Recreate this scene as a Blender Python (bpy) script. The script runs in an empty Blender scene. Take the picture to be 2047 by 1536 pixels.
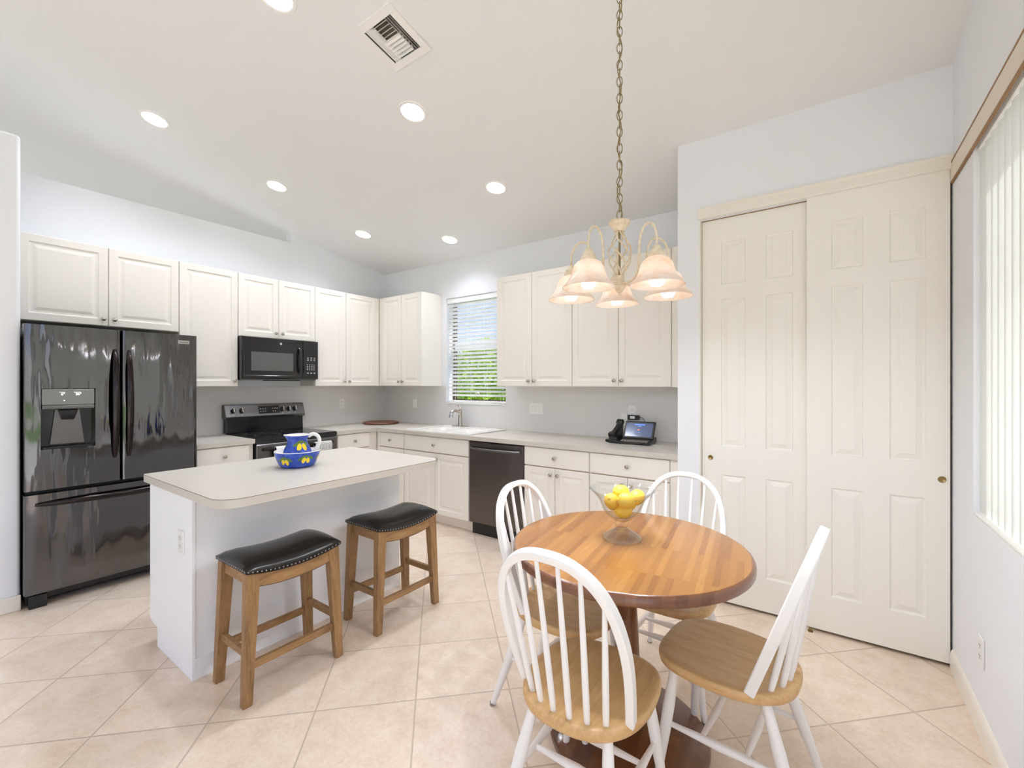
import bpy, bmesh, math, random
from mathutils import Vector, Matrix
random.seed(7)
PI = math.pi
SC = bpy.context.scene
COL = SC.collection

# ---------------------------------------------------------------- camera
YAW, CAM_H, FPX = 0.6222, 1.396, 884.0
cd = bpy.data.cameras.new('camera')
cam = bpy.data.objects.new('camera', cd)
COL.objects.link(cam)
cam.location = (0, 0, CAM_H)
cam.rotation_euler = (PI / 2, 0, YAW)
cd.sensor_width = 36.0
cd.lens = 36.0 * FPX / 2047.0
cd.shift_y = 0.0
cd.clip_start = 0.02
SC.camera = cam

# ---------------------------------------------------------------- light, sky, exposure
CAN_POWER = 19.0
BULB = 420.0
SKY = 0.95
w = bpy.data.worlds.new('sky')
SC.world = w
w.use_nodes = True
nt = w.node_tree
bg = nt.nodes['Background']
bg.inputs['Strength'].default_value = SKY
gr = nt.nodes.new('ShaderNodeValToRGB')
sep = nt.nodes.new('ShaderNodeSeparateXYZ')
tc = nt.nodes.new('ShaderNodeTexCoord')
nt.links.new(tc.outputs['Generated'], sep.inputs[0])
nt.links.new(sep.outputs['Z'], gr.inputs['Fac'])
nt.links.new(gr.outputs['Color'], bg.inputs['Color'])
_e = gr.color_ramp.elements.new(0.12)
_e.color = (0.46, 0.62, 1.0, 1)
_e = gr.color_ramp.elements.new(0.30)
_e.color = (0.44, 0.61, 1.0, 1)
gr.color_ramp.elements[0].position = 0.0
gr.color_ramp.elements[0].color = (1.0, 0.98, 0.95, 1)
gr.color_ramp.elements[3].position = 0.55
gr.color_ramp.elements[3].color = (1.0, 1.0, 1.0, 1)
sl = bpy.data.lights.new('sun', 'SUN')
sl.energy = 4.0
sl.angle = 0.01
so = bpy.data.objects.new('sun', sl)
COL.objects.link(so)
so.rotation_euler = Vector((0.48, 0.22, 0.85)).to_track_quat('Z', 'Y').to_euler()
SC.view_settings.view_transform = 'Standard'
SC.view_settings.look = 'None'
SC.view_settings.gamma = 1.0
SC.view_settings.use_curve_mapping = False
SC.view_settings.exposure = 0.97
SC.cycles.max_bounces = 12
SC.cycles.diffuse_bounces = 7
SC.cycles.glossy_bounces = 4
SC.cycles.transmission_bounces = 8
SC.cycles.transparent_max_bounces = 8
SC.cycles.caustics_reflective = False
SC.cycles.caustics_refractive = False
SC.cycles.sample_clamp_indirect = 6.0
SC.cycles.use_denoising = True


# ---------------------------------------------------------------- materials
def s2l(c):
    return tuple((x / 12.92 if x <= 0.04045 else ((x + 0.055) / 1.055) ** 2.4) for x in c)


def rgb(r, g, b):
    return s2l((r / 255, g / 255, b / 255)) + (1,)


def mat(name, col, rough=0.5, metal=0.0, **kw):
    m = bpy.data.materials.new(name)
    m.use_nodes = True
    b = m.node_tree.nodes['Principled BSDF']
    b.inputs['Base Color'].default_value = col
    b.inputs['Roughness'].default_value = rough
    b.inputs['Metallic'].default_value = metal
    for k, v in kw.items():
        b.inputs[k.replace('_', ' ')].default_value = v
    return m


def N(m, t):
    return m.node_tree.nodes.new(t)


def L(m, a, b):
    m.node_tree.links.new(a, b)


def bsdf(m):
    return m.node_tree.nodes['Principled BSDF']


def noise(m, scale, detail=4, vec=None, rough=0.55):
    n = N(m, 'ShaderNodeTexNoise')
    n.inputs['Scale'].default_value = scale
    n.inputs['Detail'].default_value = detail
    n.inputs['Roughness'].default_value = rough
    if vec is None:
        t = N(m, 'ShaderNodeTexCoord')
        vec = t.outputs['Object']
    L(m, vec, n.inputs['Vector'])
    return n


def mapped(m, scale=(1, 1, 1), rot=(0, 0, 0), loc=(0, 0, 0), src='Object'):
    t = N(m, 'ShaderNodeTexCoord')
    p = N(m, 'ShaderNodeMapping')
    p.inputs['Scale'].default_value = scale
    p.inputs['Rotation'].default_value = rot
    p.inputs['Location'].default_value = loc
    L(m, t.outputs[src], p.inputs['Vector'])
    return p.outputs[0]


def ramp(m, fac, stops):
    r = N(m, 'ShaderNodeValToRGB')
    e = r.color_ramp.elements
    while len(e) < len(stops):
        e.new(0.5)
    for el, (p, c) in zip(e, stops):
        el.position = p
        el.color = c
    L(m, fac, r.inputs['Fac'])
    return r.outputs['Color']


def bump(m, h, strength=0.1, dist=0.01):
    b = N(m, 'ShaderNodeBump')
    b.inputs['Strength'].default_value = strength
    b.inputs['Distance'].default_value = dist
    L(m, h, b.inputs['Height'])
    L(m, b.outputs[0], bsdf(m).inputs['Normal'])


def mixc(m, fac, a, b, blend='MIX'):
    x = N(m, 'ShaderNodeMix')
    x.data_type = 'RGBA'
    x.blend_type = blend
    if isinstance(fac, float):
        x.inputs[0].default_value = fac
    else:
        L(m, fac, x.inputs[0])
    for i, v in ((6, a), (7, b)):
        if isinstance(v, tuple):
            x.inputs[i].default_value = v
        else:
            L(m, v, x.inputs[i])
    return x.outputs[2]


def math_(m, op, a, b=None):
    x = N(m, 'ShaderNodeMath')
    x.operation = op
    for i, v in enumerate((a, b)):
        if v is None:
            continue
        if isinstance(v, (int, float)):
            x.inputs[i].default_value = v
        else:
            L(m, v, x.inputs[i])
    return x.outputs[0]


M = {}


def textured(name, col, rough, scale, amt=0.12, dist=0.002, **kw):
    m = mat(name, col, rough, **kw)
    n = noise(m, scale, 3)
    bump(m, n.outputs['Fac'], amt, dist)
    return m


M['wall'] = textured('wall_paint', rgb(236, 238, 242), 0.75, 120, 0.25)
M['ceil'] = textured('ceiling_paint', rgb(236, 236, 236), 0.85, 60, 0.35, 0.003)
M['trim'] = mat('trim_paint', rgb(238, 233, 222), 0.4)
M['door'] = textured('door_paint', rgb(243, 240, 232), 0.42, 90, 0.10, 0.001)
M['cab'] = mat('cream_cabinet_film', rgb(240, 235, 226), 0.38)
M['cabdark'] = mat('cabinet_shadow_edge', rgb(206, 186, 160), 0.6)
M['island'] = textured('white_island_panel', rgb(246, 247, 249), 0.45, 150, 0.06, 0.001)
M['counter'] = mat('pale_laminate', rgb(226, 220, 210), 0.35)
_n = noise(M['counter'], 160, 5, mapped(M['counter'], (1, 1, 1)))
L(M['counter'], ramp(M['counter'], _n.outputs['Fac'], [(0.3, rgb(203, 196, 184)), (0.7, rgb(209, 203, 192))]), bsdf(M['counter']).inputs['Base Color'])
M['seam'] = mat('laminate_seam', rgb(120, 98, 76), 0.6)
M['splash'] = mat('grey_laminate', rgb(200, 198, 194), 0.5)
_n = noise(M['splash'], 260, 4)
L(M['splash'], ramp(M['splash'], _n.outputs['Fac'], [(0.3, rgb(216, 214, 211)), (0.7, rgb(229, 227, 224))]), bsdf(M['splash']).inputs['Base Color'])
M['nickel'] = mat('brushed_nickel', rgb(190, 180, 168), 0.22, 1.0)
M['chrome'] = mat('chrome', rgb(205, 203, 200), 0.12, 1.0)
M['brass'] = mat('old_brass', rgb(160, 138, 92), 0.35, 1.0)
M['plate'] = mat('white_plastic', rgb(240, 239, 236), 0.35)
M['slot'] = mat('dark_slot', rgb(40, 38, 36), 0.6)
M['blackgloss'] = mat('black_glass', (0.008, 0.008, 0.009, 1), 0.08)
M['black'] = mat('black_plastic', (0.012, 0.012, 0.012, 1), 0.35)
M['micro'] = mat('black_enamel', (0.012, 0.012, 0.013, 1), 0.18)
M['mesh'] = mat('oven_screen', rgb(92, 94, 92), 0.3)
M['icon'] = mat('pale_print', rgb(200, 200, 200), 0.5)
M['white'] = mat('white_enamel', rgb(244, 242, 238), 0.25)
M['porcelain'] = mat('white_porcelain', rgb(243, 240, 234), 0.15)
M['outlight'] = mat('lit_readout', (1, 1, 1, 1), 0.5, Emission_Color=(0.95, 0.97, 1, 1), Emission_Strength=1.5)


def steel(name, col, rough):
    m = mat(name, col, rough, 1.0)
    n = noise(m, 1.0, 2, mapped(m, (5.0, 5.0, 1.1)))
    n2 = noise(m, 1.0, 2, mapped(m, (18.0, 18.0, 2.5), loc=(3, 1, 2)))
    h = math_(m, 'ADD', n.outputs['Fac'], math_(m, 'MULTIPLY', n2.outputs['Fac'], 0.18))
    bump(m, h, 0.8, 0.03)
    return m


M['steel'] = steel('black_stainless', rgb(104, 103, 104), 0.08)
M['steelflat'] = mat('dark_stainless', rgb(108, 106, 106), 0.28, 1.0)
M['steeldw'] = mat('dishwasher_stainless', rgb(105, 99, 97), 0.3, 1.0)
M['dispenser'] = mat('dispenser_panel', rgb(128, 131, 126), 0.3, 0.2)

# diagonal floor tile: lattice measured on the floor
m = mat('beige_diagonal_tile', rgb(222, 200, 176), 0.32)
vec = mapped(m, (1, 1, 1), (0, 0, -PI / 4), src='Object')
sx = N(m, 'ShaderNodeSeparateXYZ')
L(m, vec, sx.inputs[0])
PER = 0.4193
U0, V0 = (-1.4845 + 1.34) / math.sqrt(2), (1.34 + 1.4845) / math.sqrt(2)
cu = math_(m, 'DIVIDE', math_(m, 'SUBTRACT', sx.outputs[0], U0), PER)
cv = math_(m, 'DIVIDE', math_(m, 'SUBTRACT', sx.outputs[1], V0), PER)


def edge(c):
    f = math_(m, 'FRACT', c)
    return math_(m, 'ABSOLUTE', math_(m, 'SUBTRACT', f, 0.5))


gd = math_(m, 'MAXIMUM', edge(cu), edge(cv))
gmask = N(m, 'ShaderNodeMapRange')
gmask.inputs['From Min'].default_value = 0.4905
gmask.inputs['From Max'].default_value = 0.4942
L(m, gd, gmask.inputs['Value'])
cid = N(m, 'ShaderNodeCombineXYZ')
L(m, math_(m, 'FLOOR', cu), cid.inputs[0])
L(m, math_(m, 'FLOOR', cv), cid.inputs[1])
wn = N(m, 'ShaderNodeTexWhiteNoise')
wn.noise_dimensions = '2D'
L(m, cid.outputs[0], wn.inputs['Vector'])
vadd = N(m, 'ShaderNodeVectorMath')
vadd.operation = 'ADD'
vsc = N(m, 'ShaderNodeVectorMath')
vsc.operation = 'SCALE'
L(m, wn.outputs['Color'], vsc.inputs[0])
vsc.inputs['Scale'].default_value = 9.0
tcx = N(m, 'ShaderNodeTexCoord')
L(m, tcx.outputs['Object'], vadd.inputs[0])
L(m, vsc.outputs[0], vadd.inputs[1])
n1 = noise(m, 9, 6, vadd.outputs[0], 0.65)
n2 = noise(m, 60, 4, vadd.outputs[0], 0.6)
c1 = ramp(m, n1.outputs['Fac'], [(0.30, rgb(218, 196, 172)), (0.52, rgb(231, 212, 191)), (0.75, rgb(240, 225, 207))])
c2 = mixc(m, 0.28, c1, ramp(m, n2.outputs['Fac'], [(0.3, rgb(206, 184, 163)), (0.7, rgb(243, 231, 217))]))
tv = N(m, 'ShaderNodeMapRange')
tv.inputs['To Min'].default_value = 0.95
tv.inputs['To Max'].default_value = 1.03
L(m, wn.outputs['Value'], tv.inputs['Value'])
hs = N(m, 'ShaderNodeHueSaturation')
L(m, c2, hs.inputs['Color'])
L(m, tv.outputs[0], hs.inputs['Value'])
L(m, mixc(m, gmask.outputs[0], hs.outputs[0], rgb(196, 178, 158)), bsdf(m).inputs['Base Color'])
inv = math_(m, 'SUBTRACT', 1.0, gmask.outputs[0])
bump(m, inv, 0.4, 0.002)
M['tile'] = m


def wood(name, dark, mid, light, rough, grain=(2.5, 30, 30), coat=0.0):
    m = mat(name, mid, rough)
    n = noise(m, 1.0, 6, mapped(m, grain), 0.6)
    n2 = noise(m, 1.0, 3, mapped(m, tuple(g * 4 for g in grain)), 0.6)
    c = ramp(m, n.outputs['Fac'], [(0.30, dark), (0.5, mid), (0.72, light)])
    c2 = mixc(m, 0.25, c, ramp(m, n2.outputs['Fac'], [(0.35, dark), (0.65, light)]))
    L(m, c2, bsdf(m).inputs['Base Color'])
    bsdf(m).inputs['Coat Weight'].default_value = coat
    bsdf(m).inputs['Coat Roughness'].default_value = 0.15
    return m


M['oakseat'] = wood('oak_chair_seat', rgb(194, 152, 100), rgb(212, 172, 118), rgb(222, 186, 136), 0.38, (30, 3, 30))
M['stoolwood_v'] = wood('stool_wood', rgb(116, 84, 52), rgb(152, 115, 74), rgb(172, 134, 90), 0.45, (34, 34, 4))
M['stoolwood_h'] = wood('stool_rail_wood', rgb(120, 88, 54), rgb(156, 118, 76), rgb(176, 137, 92), 0.45, (34, 4, 34))
M['glaze'] = mat('dark_glaze', rgb(104, 74, 46), 0.5)
M['boardwood'] = wood('dark_board_wood', rgb(84, 44, 28), rgb(118, 66, 44), rgb(150, 92, 62), 0.4, (30, 3, 30))
M['pedwood'] = wood('brown_pedestal_wood', rgb(84, 46, 24), rgb(122, 72, 38), rgb(150, 95, 54), 0.3, (20, 20, 3), 0.4)


def planks(name, cols, rough, coat, sx=0.38, row=0.034, off=(0, 0, 0), rot=-(PI / 2 + 0.129), amt=0.35):
    m = mat(name, cols[1], rough)
    v = mapped(m, (1, 1, 1), (0, 0, rot), off)
    b = N(m, 'ShaderNodeTexBrick')
    b.offset = 0.37
    b.offset_frequency = 2
    b.inputs['Color1'].default_value = (0, 0, 0, 1)
    b.inputs['Color2'].default_value = (1, 1, 1, 1)
    b.inputs['Mortar'].default_value = (0.35, 0.35, 0.35, 1)
    b.inputs['Scale'].default_value = 1.0
    b.inputs['Mortar Size'].default_value = 0.0004
    b.inputs['Brick Width'].default_value = sx
    b.inputs['Row Height'].default_value = row
    L(m, v, b.inputs['Vector'])
    g = noise(m, 1.0, 6, mapped(m, (70, 3.5, 1), (0, 0, rot + PI / 2), off), 0.65)
    g2 = noise(m, 1.0, 5, mapped(m, (260, 14, 1), (0, 0, rot + PI / 2), off), 0.7)
    fac = math_(m, 'ADD', math_(m, 'MULTIPLY', b.outputs['Color'], 1 - amt), math_(m, 'MULTIPLY', g.outputs['Fac'], amt))
    fac = math_(m, 'ADD', fac, math_(m, 'MULTIPLY', math_(m, 'SUBTRACT', g2.outputs['Fac'], 0.5), 0.30))
    L(m, ramp(m, fac, [(0.06, cols[0]), (0.36, cols[1]), (0.70, cols[2]), (0.97, cols[3])]), bsdf(m).inputs['Base Color'])
    bsdf(m).inputs['Coat Weight'].default_value = coat
    bsdf(m).inputs['Coat Roughness'].default_value = 0.12
    return m


M['tabletop'] = planks('butcher_block', [rgb(128, 78, 36), rgb(158, 105, 50), rgb(170, 117, 57), rgb(192, 141, 76)], 0.3, 0.22, 0.7, 0.022)
M['tableedge'] = planks('butcher_block_edge', [rgb(92, 54, 32), rgb(112, 68, 42), rgb(124, 78, 50), rgb(136, 88, 58)], 0.28, 0.6)
M['pedbase'] = planks('pedestal_base_planks', [rgb(64, 38, 24), rgb(92, 56, 34), rgb(112, 72, 42), rgb(140, 96, 58)], 0.35, 0.4, 0.6, 0.07)
M['chairwhite'] = mat('white_chair_paint', rgb(244, 242, 240), 0.32)
m = textured('black_leather', (0.010, 0.008, 0.008, 1), 0.22, 60, 0.12, 0.001)
M['leather'] = m
M['nail'] = mat('nailhead_metal', rgb(170, 165, 158), 0.3, 1.0)
m = mat('clear_glass', (1, 1, 1, 1), 0.0)
_tr = N(m, 'ShaderNodeBsdfTransparent')
_tr.inputs[0].default_value = (0.97, 0.98, 0.98, 1)
_gl = N(m, 'ShaderNodeBsdfGlossy')
_gl.inputs['Roughness'].default_value = 0.02
_lw = N(m, 'ShaderNodeLayerWeight')
_lw.inputs['Blend'].default_value = 0.12
_mx = N(m, 'ShaderNodeMixShader')
_geo = N(m, 'ShaderNodeNewGeometry')
_lw.inputs['Blend'].default_value = 0.5
_fc = _lw.outputs['Facing']
_rf = math_(m, 'ADD', math_(m, 'MULTIPLY', math_(m, 'POWER', _fc, 3.0), 0.62), 0.09)
L(m, math_(m, 'MULTIPLY', _rf, math_(m, 'SUBTRACT', 1.0, _geo.outputs['Backfacing'])), _mx.inputs[0])
L(m, mixc(m, math_(m, 'POWER', _fc, 3.0), (0.985, 0.99, 0.99, 1), (0.74, 0.78, 0.78, 1)), _tr.inputs[0])
L(m, _tr.outputs[0], _mx.inputs[1])
L(m, _gl.outputs[0], _mx.inputs[2])
L(m, _mx.outputs[0], m.node_tree.nodes['Material Output'].inputs[0])
M['glass'] = m
m = mat('window_glass', (1, 1, 1, 1), 0.0)
tr = N(m, 'ShaderNodeBsdfTransparent')
gl = N(m, 'ShaderNodeBsdfGlossy')
gl.inputs['Roughness'].default_value = 0.0
mx = N(m, 'ShaderNodeMixShader')
mx.inputs[0].default_value = 0.05
L(m, tr.outputs[0], mx.inputs[1])
L(m, gl.outputs[0], mx.inputs[2])
L(m, mx.outputs[0], m.node_tree.nodes['Material Output'].inputs[0])
M['pane'] = m
M['tintpane'] = m.copy()
[n for n in M['tintpane'].node_tree.nodes if n.type == 'BSDF_TRANSPARENT'][0].inputs[0].default_value = (0.82, 0.83, 0.85, 1)
M['slat'] = mat('white_slat', rgb(246, 246, 246), 0.4)


def translucent(name, col, fac, rough=0.5, gloss=0.06):
    m = bpy.data.materials.new(name)
    m.use_nodes = True
    t = m.node_tree
    t.nodes.remove(t.nodes['Principled BSDF'])
    d = N(m, 'ShaderNodeBsdfDiffuse')
    tl = N(m, 'ShaderNodeBsdfTranslucent')
    g = N(m, 'ShaderNodeBsdfGlossy')
    g.inputs['Roughness'].default_value = 0.25
    mx = N(m, 'ShaderNodeMixShader')
    mg = N(m, 'ShaderNodeMixShader')
    if isinstance(col, tuple):
        d.inputs[0].default_value = col
        tl.inputs[0].default_value = col
    mx.inputs[0].default_value = fac
    mg.inputs[0].default_value = gloss
    L(m, d.outputs[0], mx.inputs[1])
    L(m, tl.outputs[0], mx.inputs[2])
    L(m, mx.outputs[0], mg.inputs[1])
    L(m, g.outputs[0], mg.inputs[2])
    L(m, mg.outputs[0], t.nodes['Material Output'].inputs[0])
    return m, d, tl


M['vane'], _, _ = translucent('white_vane', rgb(246, 247, 244), 0.42)
M['shade'], _d, _t = translucent('alabaster_glass', rgb(252, 236, 220), 0.45)
_n = noise(M['shade'], 14, 5, None, 0.7)
_c = ramp(M['shade'], _n.outputs['Fac'], [(0.30, rgb(246, 224, 204)), (0.55, rgb(253, 245, 238))])
L(M['shade'], _c, _d.inputs[0])
L(M['shade'], _c, _t.inputs[0])
M['bulb'] = mat('lit_bulb', (1, 1, 1, 1), 0.5, Emission_Color=(0.93, 0.98, 1.06, 1), Emission_Strength=BULB)
M['bulbbody'] = mat('lit_bulb_body', (1, 1, 1, 1), 0.5, Emission_Color=(1.0, 0.93, 0.84, 1), Emission_Strength=2.6)
M['canlamp'] = mat('lit_can_lamp', (1, 1, 1, 1), 0.5, Emission_Color=(0.92, 0.98, 1.12, 1), Emission_Strength=CAN_POWER * 12)
M['antique'] = mat('cream_antique_metal', rgb(226, 206, 176), 0.5)
_n = noise(M['antique'], 60, 4)
L(M['antique'], ramp(M['antique'], _n.outputs['Fac'], [(0.35, rgb(214, 198, 168)), (0.6, rgb(232, 218, 194))]), bsdf(M['antique']).inputs['Base Color'])
M['chain'] = mat('antique_chain', rgb(150, 134, 100), 0.4, 0.7)
M['lemon'] = textured('lemon_peel', rgb(244, 206, 78), 0.42, 300, 0.25, 0.001)
M['stem'] = mat('lemon_stem', rgb(92, 84, 36), 0.7)
m = mat('cobalt_glaze', rgb(42, 74, 176), 0.12)
_n = noise(m, 28, 4)
L(m, ramp(m, _n.outputs['Fac'], [(0.3, rgb(28, 52, 148)), (0.55, rgb(48, 82, 186)), (0.75, rgb(86, 118, 206))]), bsdf(m).inputs['Base Color'])
M['blue'] = m
M['yellow'] = mat('lemon_glaze', rgb(248, 214, 48), 0.12)
M['green'] = mat('leaf_glaze', rgb(92, 122, 44), 0.12)
M['towel'] = textured('white_terry', rgb(240, 240, 240), 0.9, 500, 0.5, 0.002)
m = mat('checked_cloth', rgb(236, 236, 232), 0.9)
_b = N(m, 'ShaderNodeTexBrick')
_b.offset = 0
_b.inputs['Color1'].default_value = rgb(240, 240, 236)
_b.inputs['Color2'].default_value = rgb(240, 240, 236)
_b.inputs['Mortar'].default_value = rgb(110, 116, 110)
_b.inputs['Scale'].default_value = 1
_b.inputs['Mortar Size'].default_value = 0.0016
_b.inputs['Brick Width'].default_value = 0.012
_b.inputs['Row Height'].default_value = 0.012
_t = N(m, 'ShaderNodeTexCoord')
_s = N(m, 'ShaderNodeSeparateXYZ')
_c = N(m, 'ShaderNodeCombineXYZ')
L(m, _t.outputs['Object'], _s.inputs[0])
L(m, _s.outputs[1], _c.inputs[0])
L(m, _s.outputs[2], _c.inputs[1])
L(m, _c.outputs[0], _b.inputs['Vector'])
L(m, _b.outputs['Color'], bsdf(m).inputs['Base Color'])
M['check'] = m
M['screen'] = mat('phone_screen', rgb(60, 70, 96), 0.15, Emission_Color=rgb(84, 94, 122), Emission_Strength=0.35)
M['screentext'] = mat('phone_screen_text', rgb(90, 140, 240), 0.3, Emission_Color=rgb(90, 140, 240), Emission_Strength=0.5)
M['screenred'] = mat('phone_screen_icon', rgb(230, 120, 80), 0.3, Emission_Color=rgb(220, 120, 90), Emission_Strength=0.35)
M['keygrey'] = mat('grey_keys', rgb(150, 140, 132), 0.5)
M['bronze'] = mat('bronze_frame', rgb(92, 76, 52), 0.4, 0.4)
M['whiteframe'] = mat('white_vinyl', rgb(236, 238, 244), 0.4)
M['gap'] = mat('dark_gap', rgb(52, 44, 38), 0.8)
M['duct'] = mat('duct_metal', rgb(110, 102, 92), 0.6)
M['valance'] = mat('cream_valance', rgb(228, 218, 203), 0.5)
M['woodedge'] = mat('brown_edge_band', rgb(150, 112, 72), 0.5)
M['foliage'], _, _ = translucent('sunlit_leaves', rgb(176, 206, 66), 0.5)
M['foliage2'], _, _ = translucent('mid_green_leaves', rgb(150, 184, 74), 0.45)
M['bark'] = mat('bark', rgb(90, 70, 50), 0.9)
M['patio'] = textured('pale_concrete', rgb(214, 214, 212), 0.8, 20, 0.3, 0.005)
M['lawn'] = textured('lawn', rgb(96, 130, 60), 0.9, 40, 0.5, 0.02)


# ---------------------------------------------------------------- mesh builder
class MB:
    def __init__(s):
        s.v, s.f, s.m = [], [], []

    def add(s, vs, fs, mi=0):
        o = len(s.v)
        s.v += [tuple(p) for p in vs]
        for k, f in enumerate(fs):
            s.f.append(tuple(i + o for i in f))
            s.m.append(mi[k] if isinstance(mi, list) else mi)
        return s

    def box(s, x0, x1, y0, y1, z0, z1, mi=0):
        vs = [(x, y, z) for z in (z0, z1) for y in (y0, y1) for x in (x0, x1)]
        return s.add(vs, [(0, 2, 3, 1), (4, 5, 7, 6), (0, 1, 5, 4), (2, 6, 7, 3), (0, 4, 6, 2), (1, 3, 7, 5)], mi)

    def prism(s, poly, z0, z1, mi=0):
        n = len(poly)
        vs = [(x, y, z0) for x, y in poly] + [(x, y, z1) for x, y in poly]
        fs = [tuple(range(n - 1, -1, -1)), tuple(range(n, 2 * n))]
        fs += [(i, (i + 1) % n, n + (i + 1) % n, n + i) for i in range(n)]
        return s.add(vs, fs, mi)

    def lathe(s, prof, c=(0, 0, 0), n=32, mi=0, ax='z'):
        vs, fs, ms = [], [], []
        k = len(prof)
        for i in range(n):
            a = 2 * PI * i / n
            for r, z in prof:
                x, y = r * math.cos(a), r * math.sin(a)
                p = (x, y, z) if ax == 'z' else ((x, -z, y) if ax == '-y' else (z, x, y))
                vs.append((c[0] + p[0], c[1] + p[1], c[2] + p[2]))
        for i in range(n):
            j = (i + 1) % n
            for q in range(k - 1):
                fs.append((i * k + q, j * k + q, j * k + q + 1, i * k + q + 1))
                if callable(mi):
                    ms.append(mi(2 * PI * (i + 0.5) / n, (prof[q][1] + prof[q + 1][1]) / 2, q))
                else:
                    ms.append(mi)
        return s.add(vs, fs, ms)

    def sweep(s, path, sec, up=(0, 0, 1), cap=True, closed=False, scale=None, mi=0):
        P = [Vector(p) for p in path]
        n, k = len(P), len(sec)
        up = Vector(up)
        vs, fs = [], []
        for i in range(n):
            if closed:
                t = P[(i + 1) % n] - P[i - 1]
            else:
                t = P[min(i + 1, n - 1)] - P[max(i - 1, 0)]
            t.normalize()
            sd = t.cross(up)
            if sd.length < 1e-4:
                sd = t.cross(Vector((1, 0.01, 0)))
            sd.normalize()
            u2 = sd.cross(t)
            q = 1 if scale is None else (scale[i] if isinstance(scale, (list, tuple)) else scale)
            for a, b in sec:
                vs.append(P[i] + sd * (a * q) + u2 * (b * q))
        for i in range(n if closed else n - 1):
            j = (i + 1) % n
            for a in range(k):
                b = (a + 1) % k
                fs.append((i * k + a, i * k + b, j * k + b, j * k + a))
        if cap and not closed:
            fs.append(tuple(range(k - 1, -1, -1)))
            fs.append(tuple((n - 1) * k + a for a in range(k)))
        return s.add(vs, fs, mi)

    def tube(s, path, r, n=10, up=(0, 0, 1), closed=False, mi=0):
        sec = [(math.cos(2 * PI * i / n), math.sin(2 * PI * i / n)) for i in range(n)]
        sc = r if isinstance(r, (list, tuple)) else [r] * len(path)
        return s.sweep(path, sec, up, True, closed, sc, mi)

    def rod(s, a, b, prof, n=12, mi=0):
        a, b = Vector(a), Vector(b)
        path = [a.lerp(b, t) for t, _ in prof]
        return s.tube(path, [r for _, r in prof], n, (0.3, 1, 0.1), mi=mi)

    def ball(s, c, r, n=16, mi=0, rot=None):
        r = (r, r, r) if not isinstance(r, tuple) else r
        vs, fs = [], []
        h = n // 2
        for i in range(h + 1):
            t = PI * i / h
            for j in range(n):
                a = 2 * PI * j / n
                p = Vector((r[0] * math.sin(t) * math.cos(a), r[1] * math.sin(t) * math.sin(a), r[2] * math.cos(t)))
                if rot:
                    p = rot @ p
                vs.append(Vector(c) + p)
        for i in range(h):
            for j in range(n):
                fs.append((i * n + j, (i + 1) * n + j, (i + 1) * n + (j + 1) % n, i * n + (j + 1) % n))
        return s.add(vs, fs, mi)

    def ringpanel(s, x0, x1, z0, z1, yf, rings, yb=None, mi=0):
        """front (facing -Y) stepped by (inset, depth) rings; yb closes a slab behind."""
        loops = []
        for ins, dep in rings:
            loops.append([(x0 + ins, yf + dep, z0 + ins), (x1 - ins, yf + dep, z0 + ins), (x1 - ins, yf + dep, z1 - ins), (x0 + ins, yf + dep, z1 - ins)])
        if yb is not None:
            loops.insert(0, [(x0, yb, z0), (x1, yb, z0), (x1, yb, z1), (x0, yb, z1)])
        vs = [p for lp in loops for p in lp]
        fs = []
        for i in range(len(loops) - 1):
            for a in range(4):
                b = (a + 1) % 4
                fs.append((i * 4 + a, i * 4 + b, i * 4 + 4 + b, i * 4 + 4 + a))
        e = len(vs) - 4
        fs.append((e, e + 1, e + 2, e + 3))
        if yb is not None:
            fs.append((3, 2, 1, 0))
        return s.add(vs, fs, mi)

    def tr(s, mtx):
        s.v = [tuple(mtx @ Vector(p)) for p in s.v]
        return s

    def build(s, name, mats, parent=None, smooth=None, bevel=None, seg=2, loc=None, weld=True):
        me = bpy.data.meshes.new(name)
        me.from_pydata(s.v, [], s.f)
        if not isinstance(mats, (list, tuple)):
            mats = [mats]
        for x in mats:
            me.materials.append(M[x])
        me.polygons.foreach_set('material_index', s.m)
        b = bmesh.new()
        b.from_mesh(me)
        if weld:
            bmesh.ops.remove_doubles(b, verts=b.verts, dist=1e-6)
        bmesh.ops.recalc_face_normals(b, faces=b.faces)
        b.to_mesh(me)
        b.free()
        if smooth:
            me.polygons.foreach_set('use_smooth', [True] * len(me.polygons))
            me.set_sharp_from_angle(angle=math.radians(smooth))
        me.update()
        o = bpy.data.objects.new(name, me)
        COL.objects.link(o)
        if parent:
            o.parent = parent
        if loc:
            o.location = loc
        if bevel:
            md = o.modifiers.new('bevel', 'BEVEL')
            md.width = bevel
            md.segments = seg
            md.limit_method = 'ANGLE'
            md.angle_limit = math.radians(40)
        return o


def tag(o, label, cat, group=None, kind=None):
    o['label'] = label
    o['category'] = cat
    if group:
        o['group'] = group
    if kind:
        o['kind'] = kind
    return o


def thing(name, label, cat, loc=(0, 0, 0), rz=0.0, group=None):
    o = bpy.data.objects.new(name, None)
    o.empty_display_size = 0.1
    COL.objects.link(o)
    o.location = loc
    o.rotation_euler = (0, 0, rz)
    return tag(o, label, cat, group)


def struct(name, mb, mats, label, cat, **k):
    return tag(mb.build(name, mats, **k), label, cat, None, 'structure')


def dup(root, loc, rz=None, label=None):
    def cp(o, parent):
        c = o.copy()
        COL.objects.link(c)
        c.parent = parent
        for ch in o.children:
            cp(ch, c)
        return c
    r = cp(root, None)
    r.location = loc
    if rz is not None:
        r.rotation_euler = (0, 0, rz)
    if label:
        r['label'] = label
    return r


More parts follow.
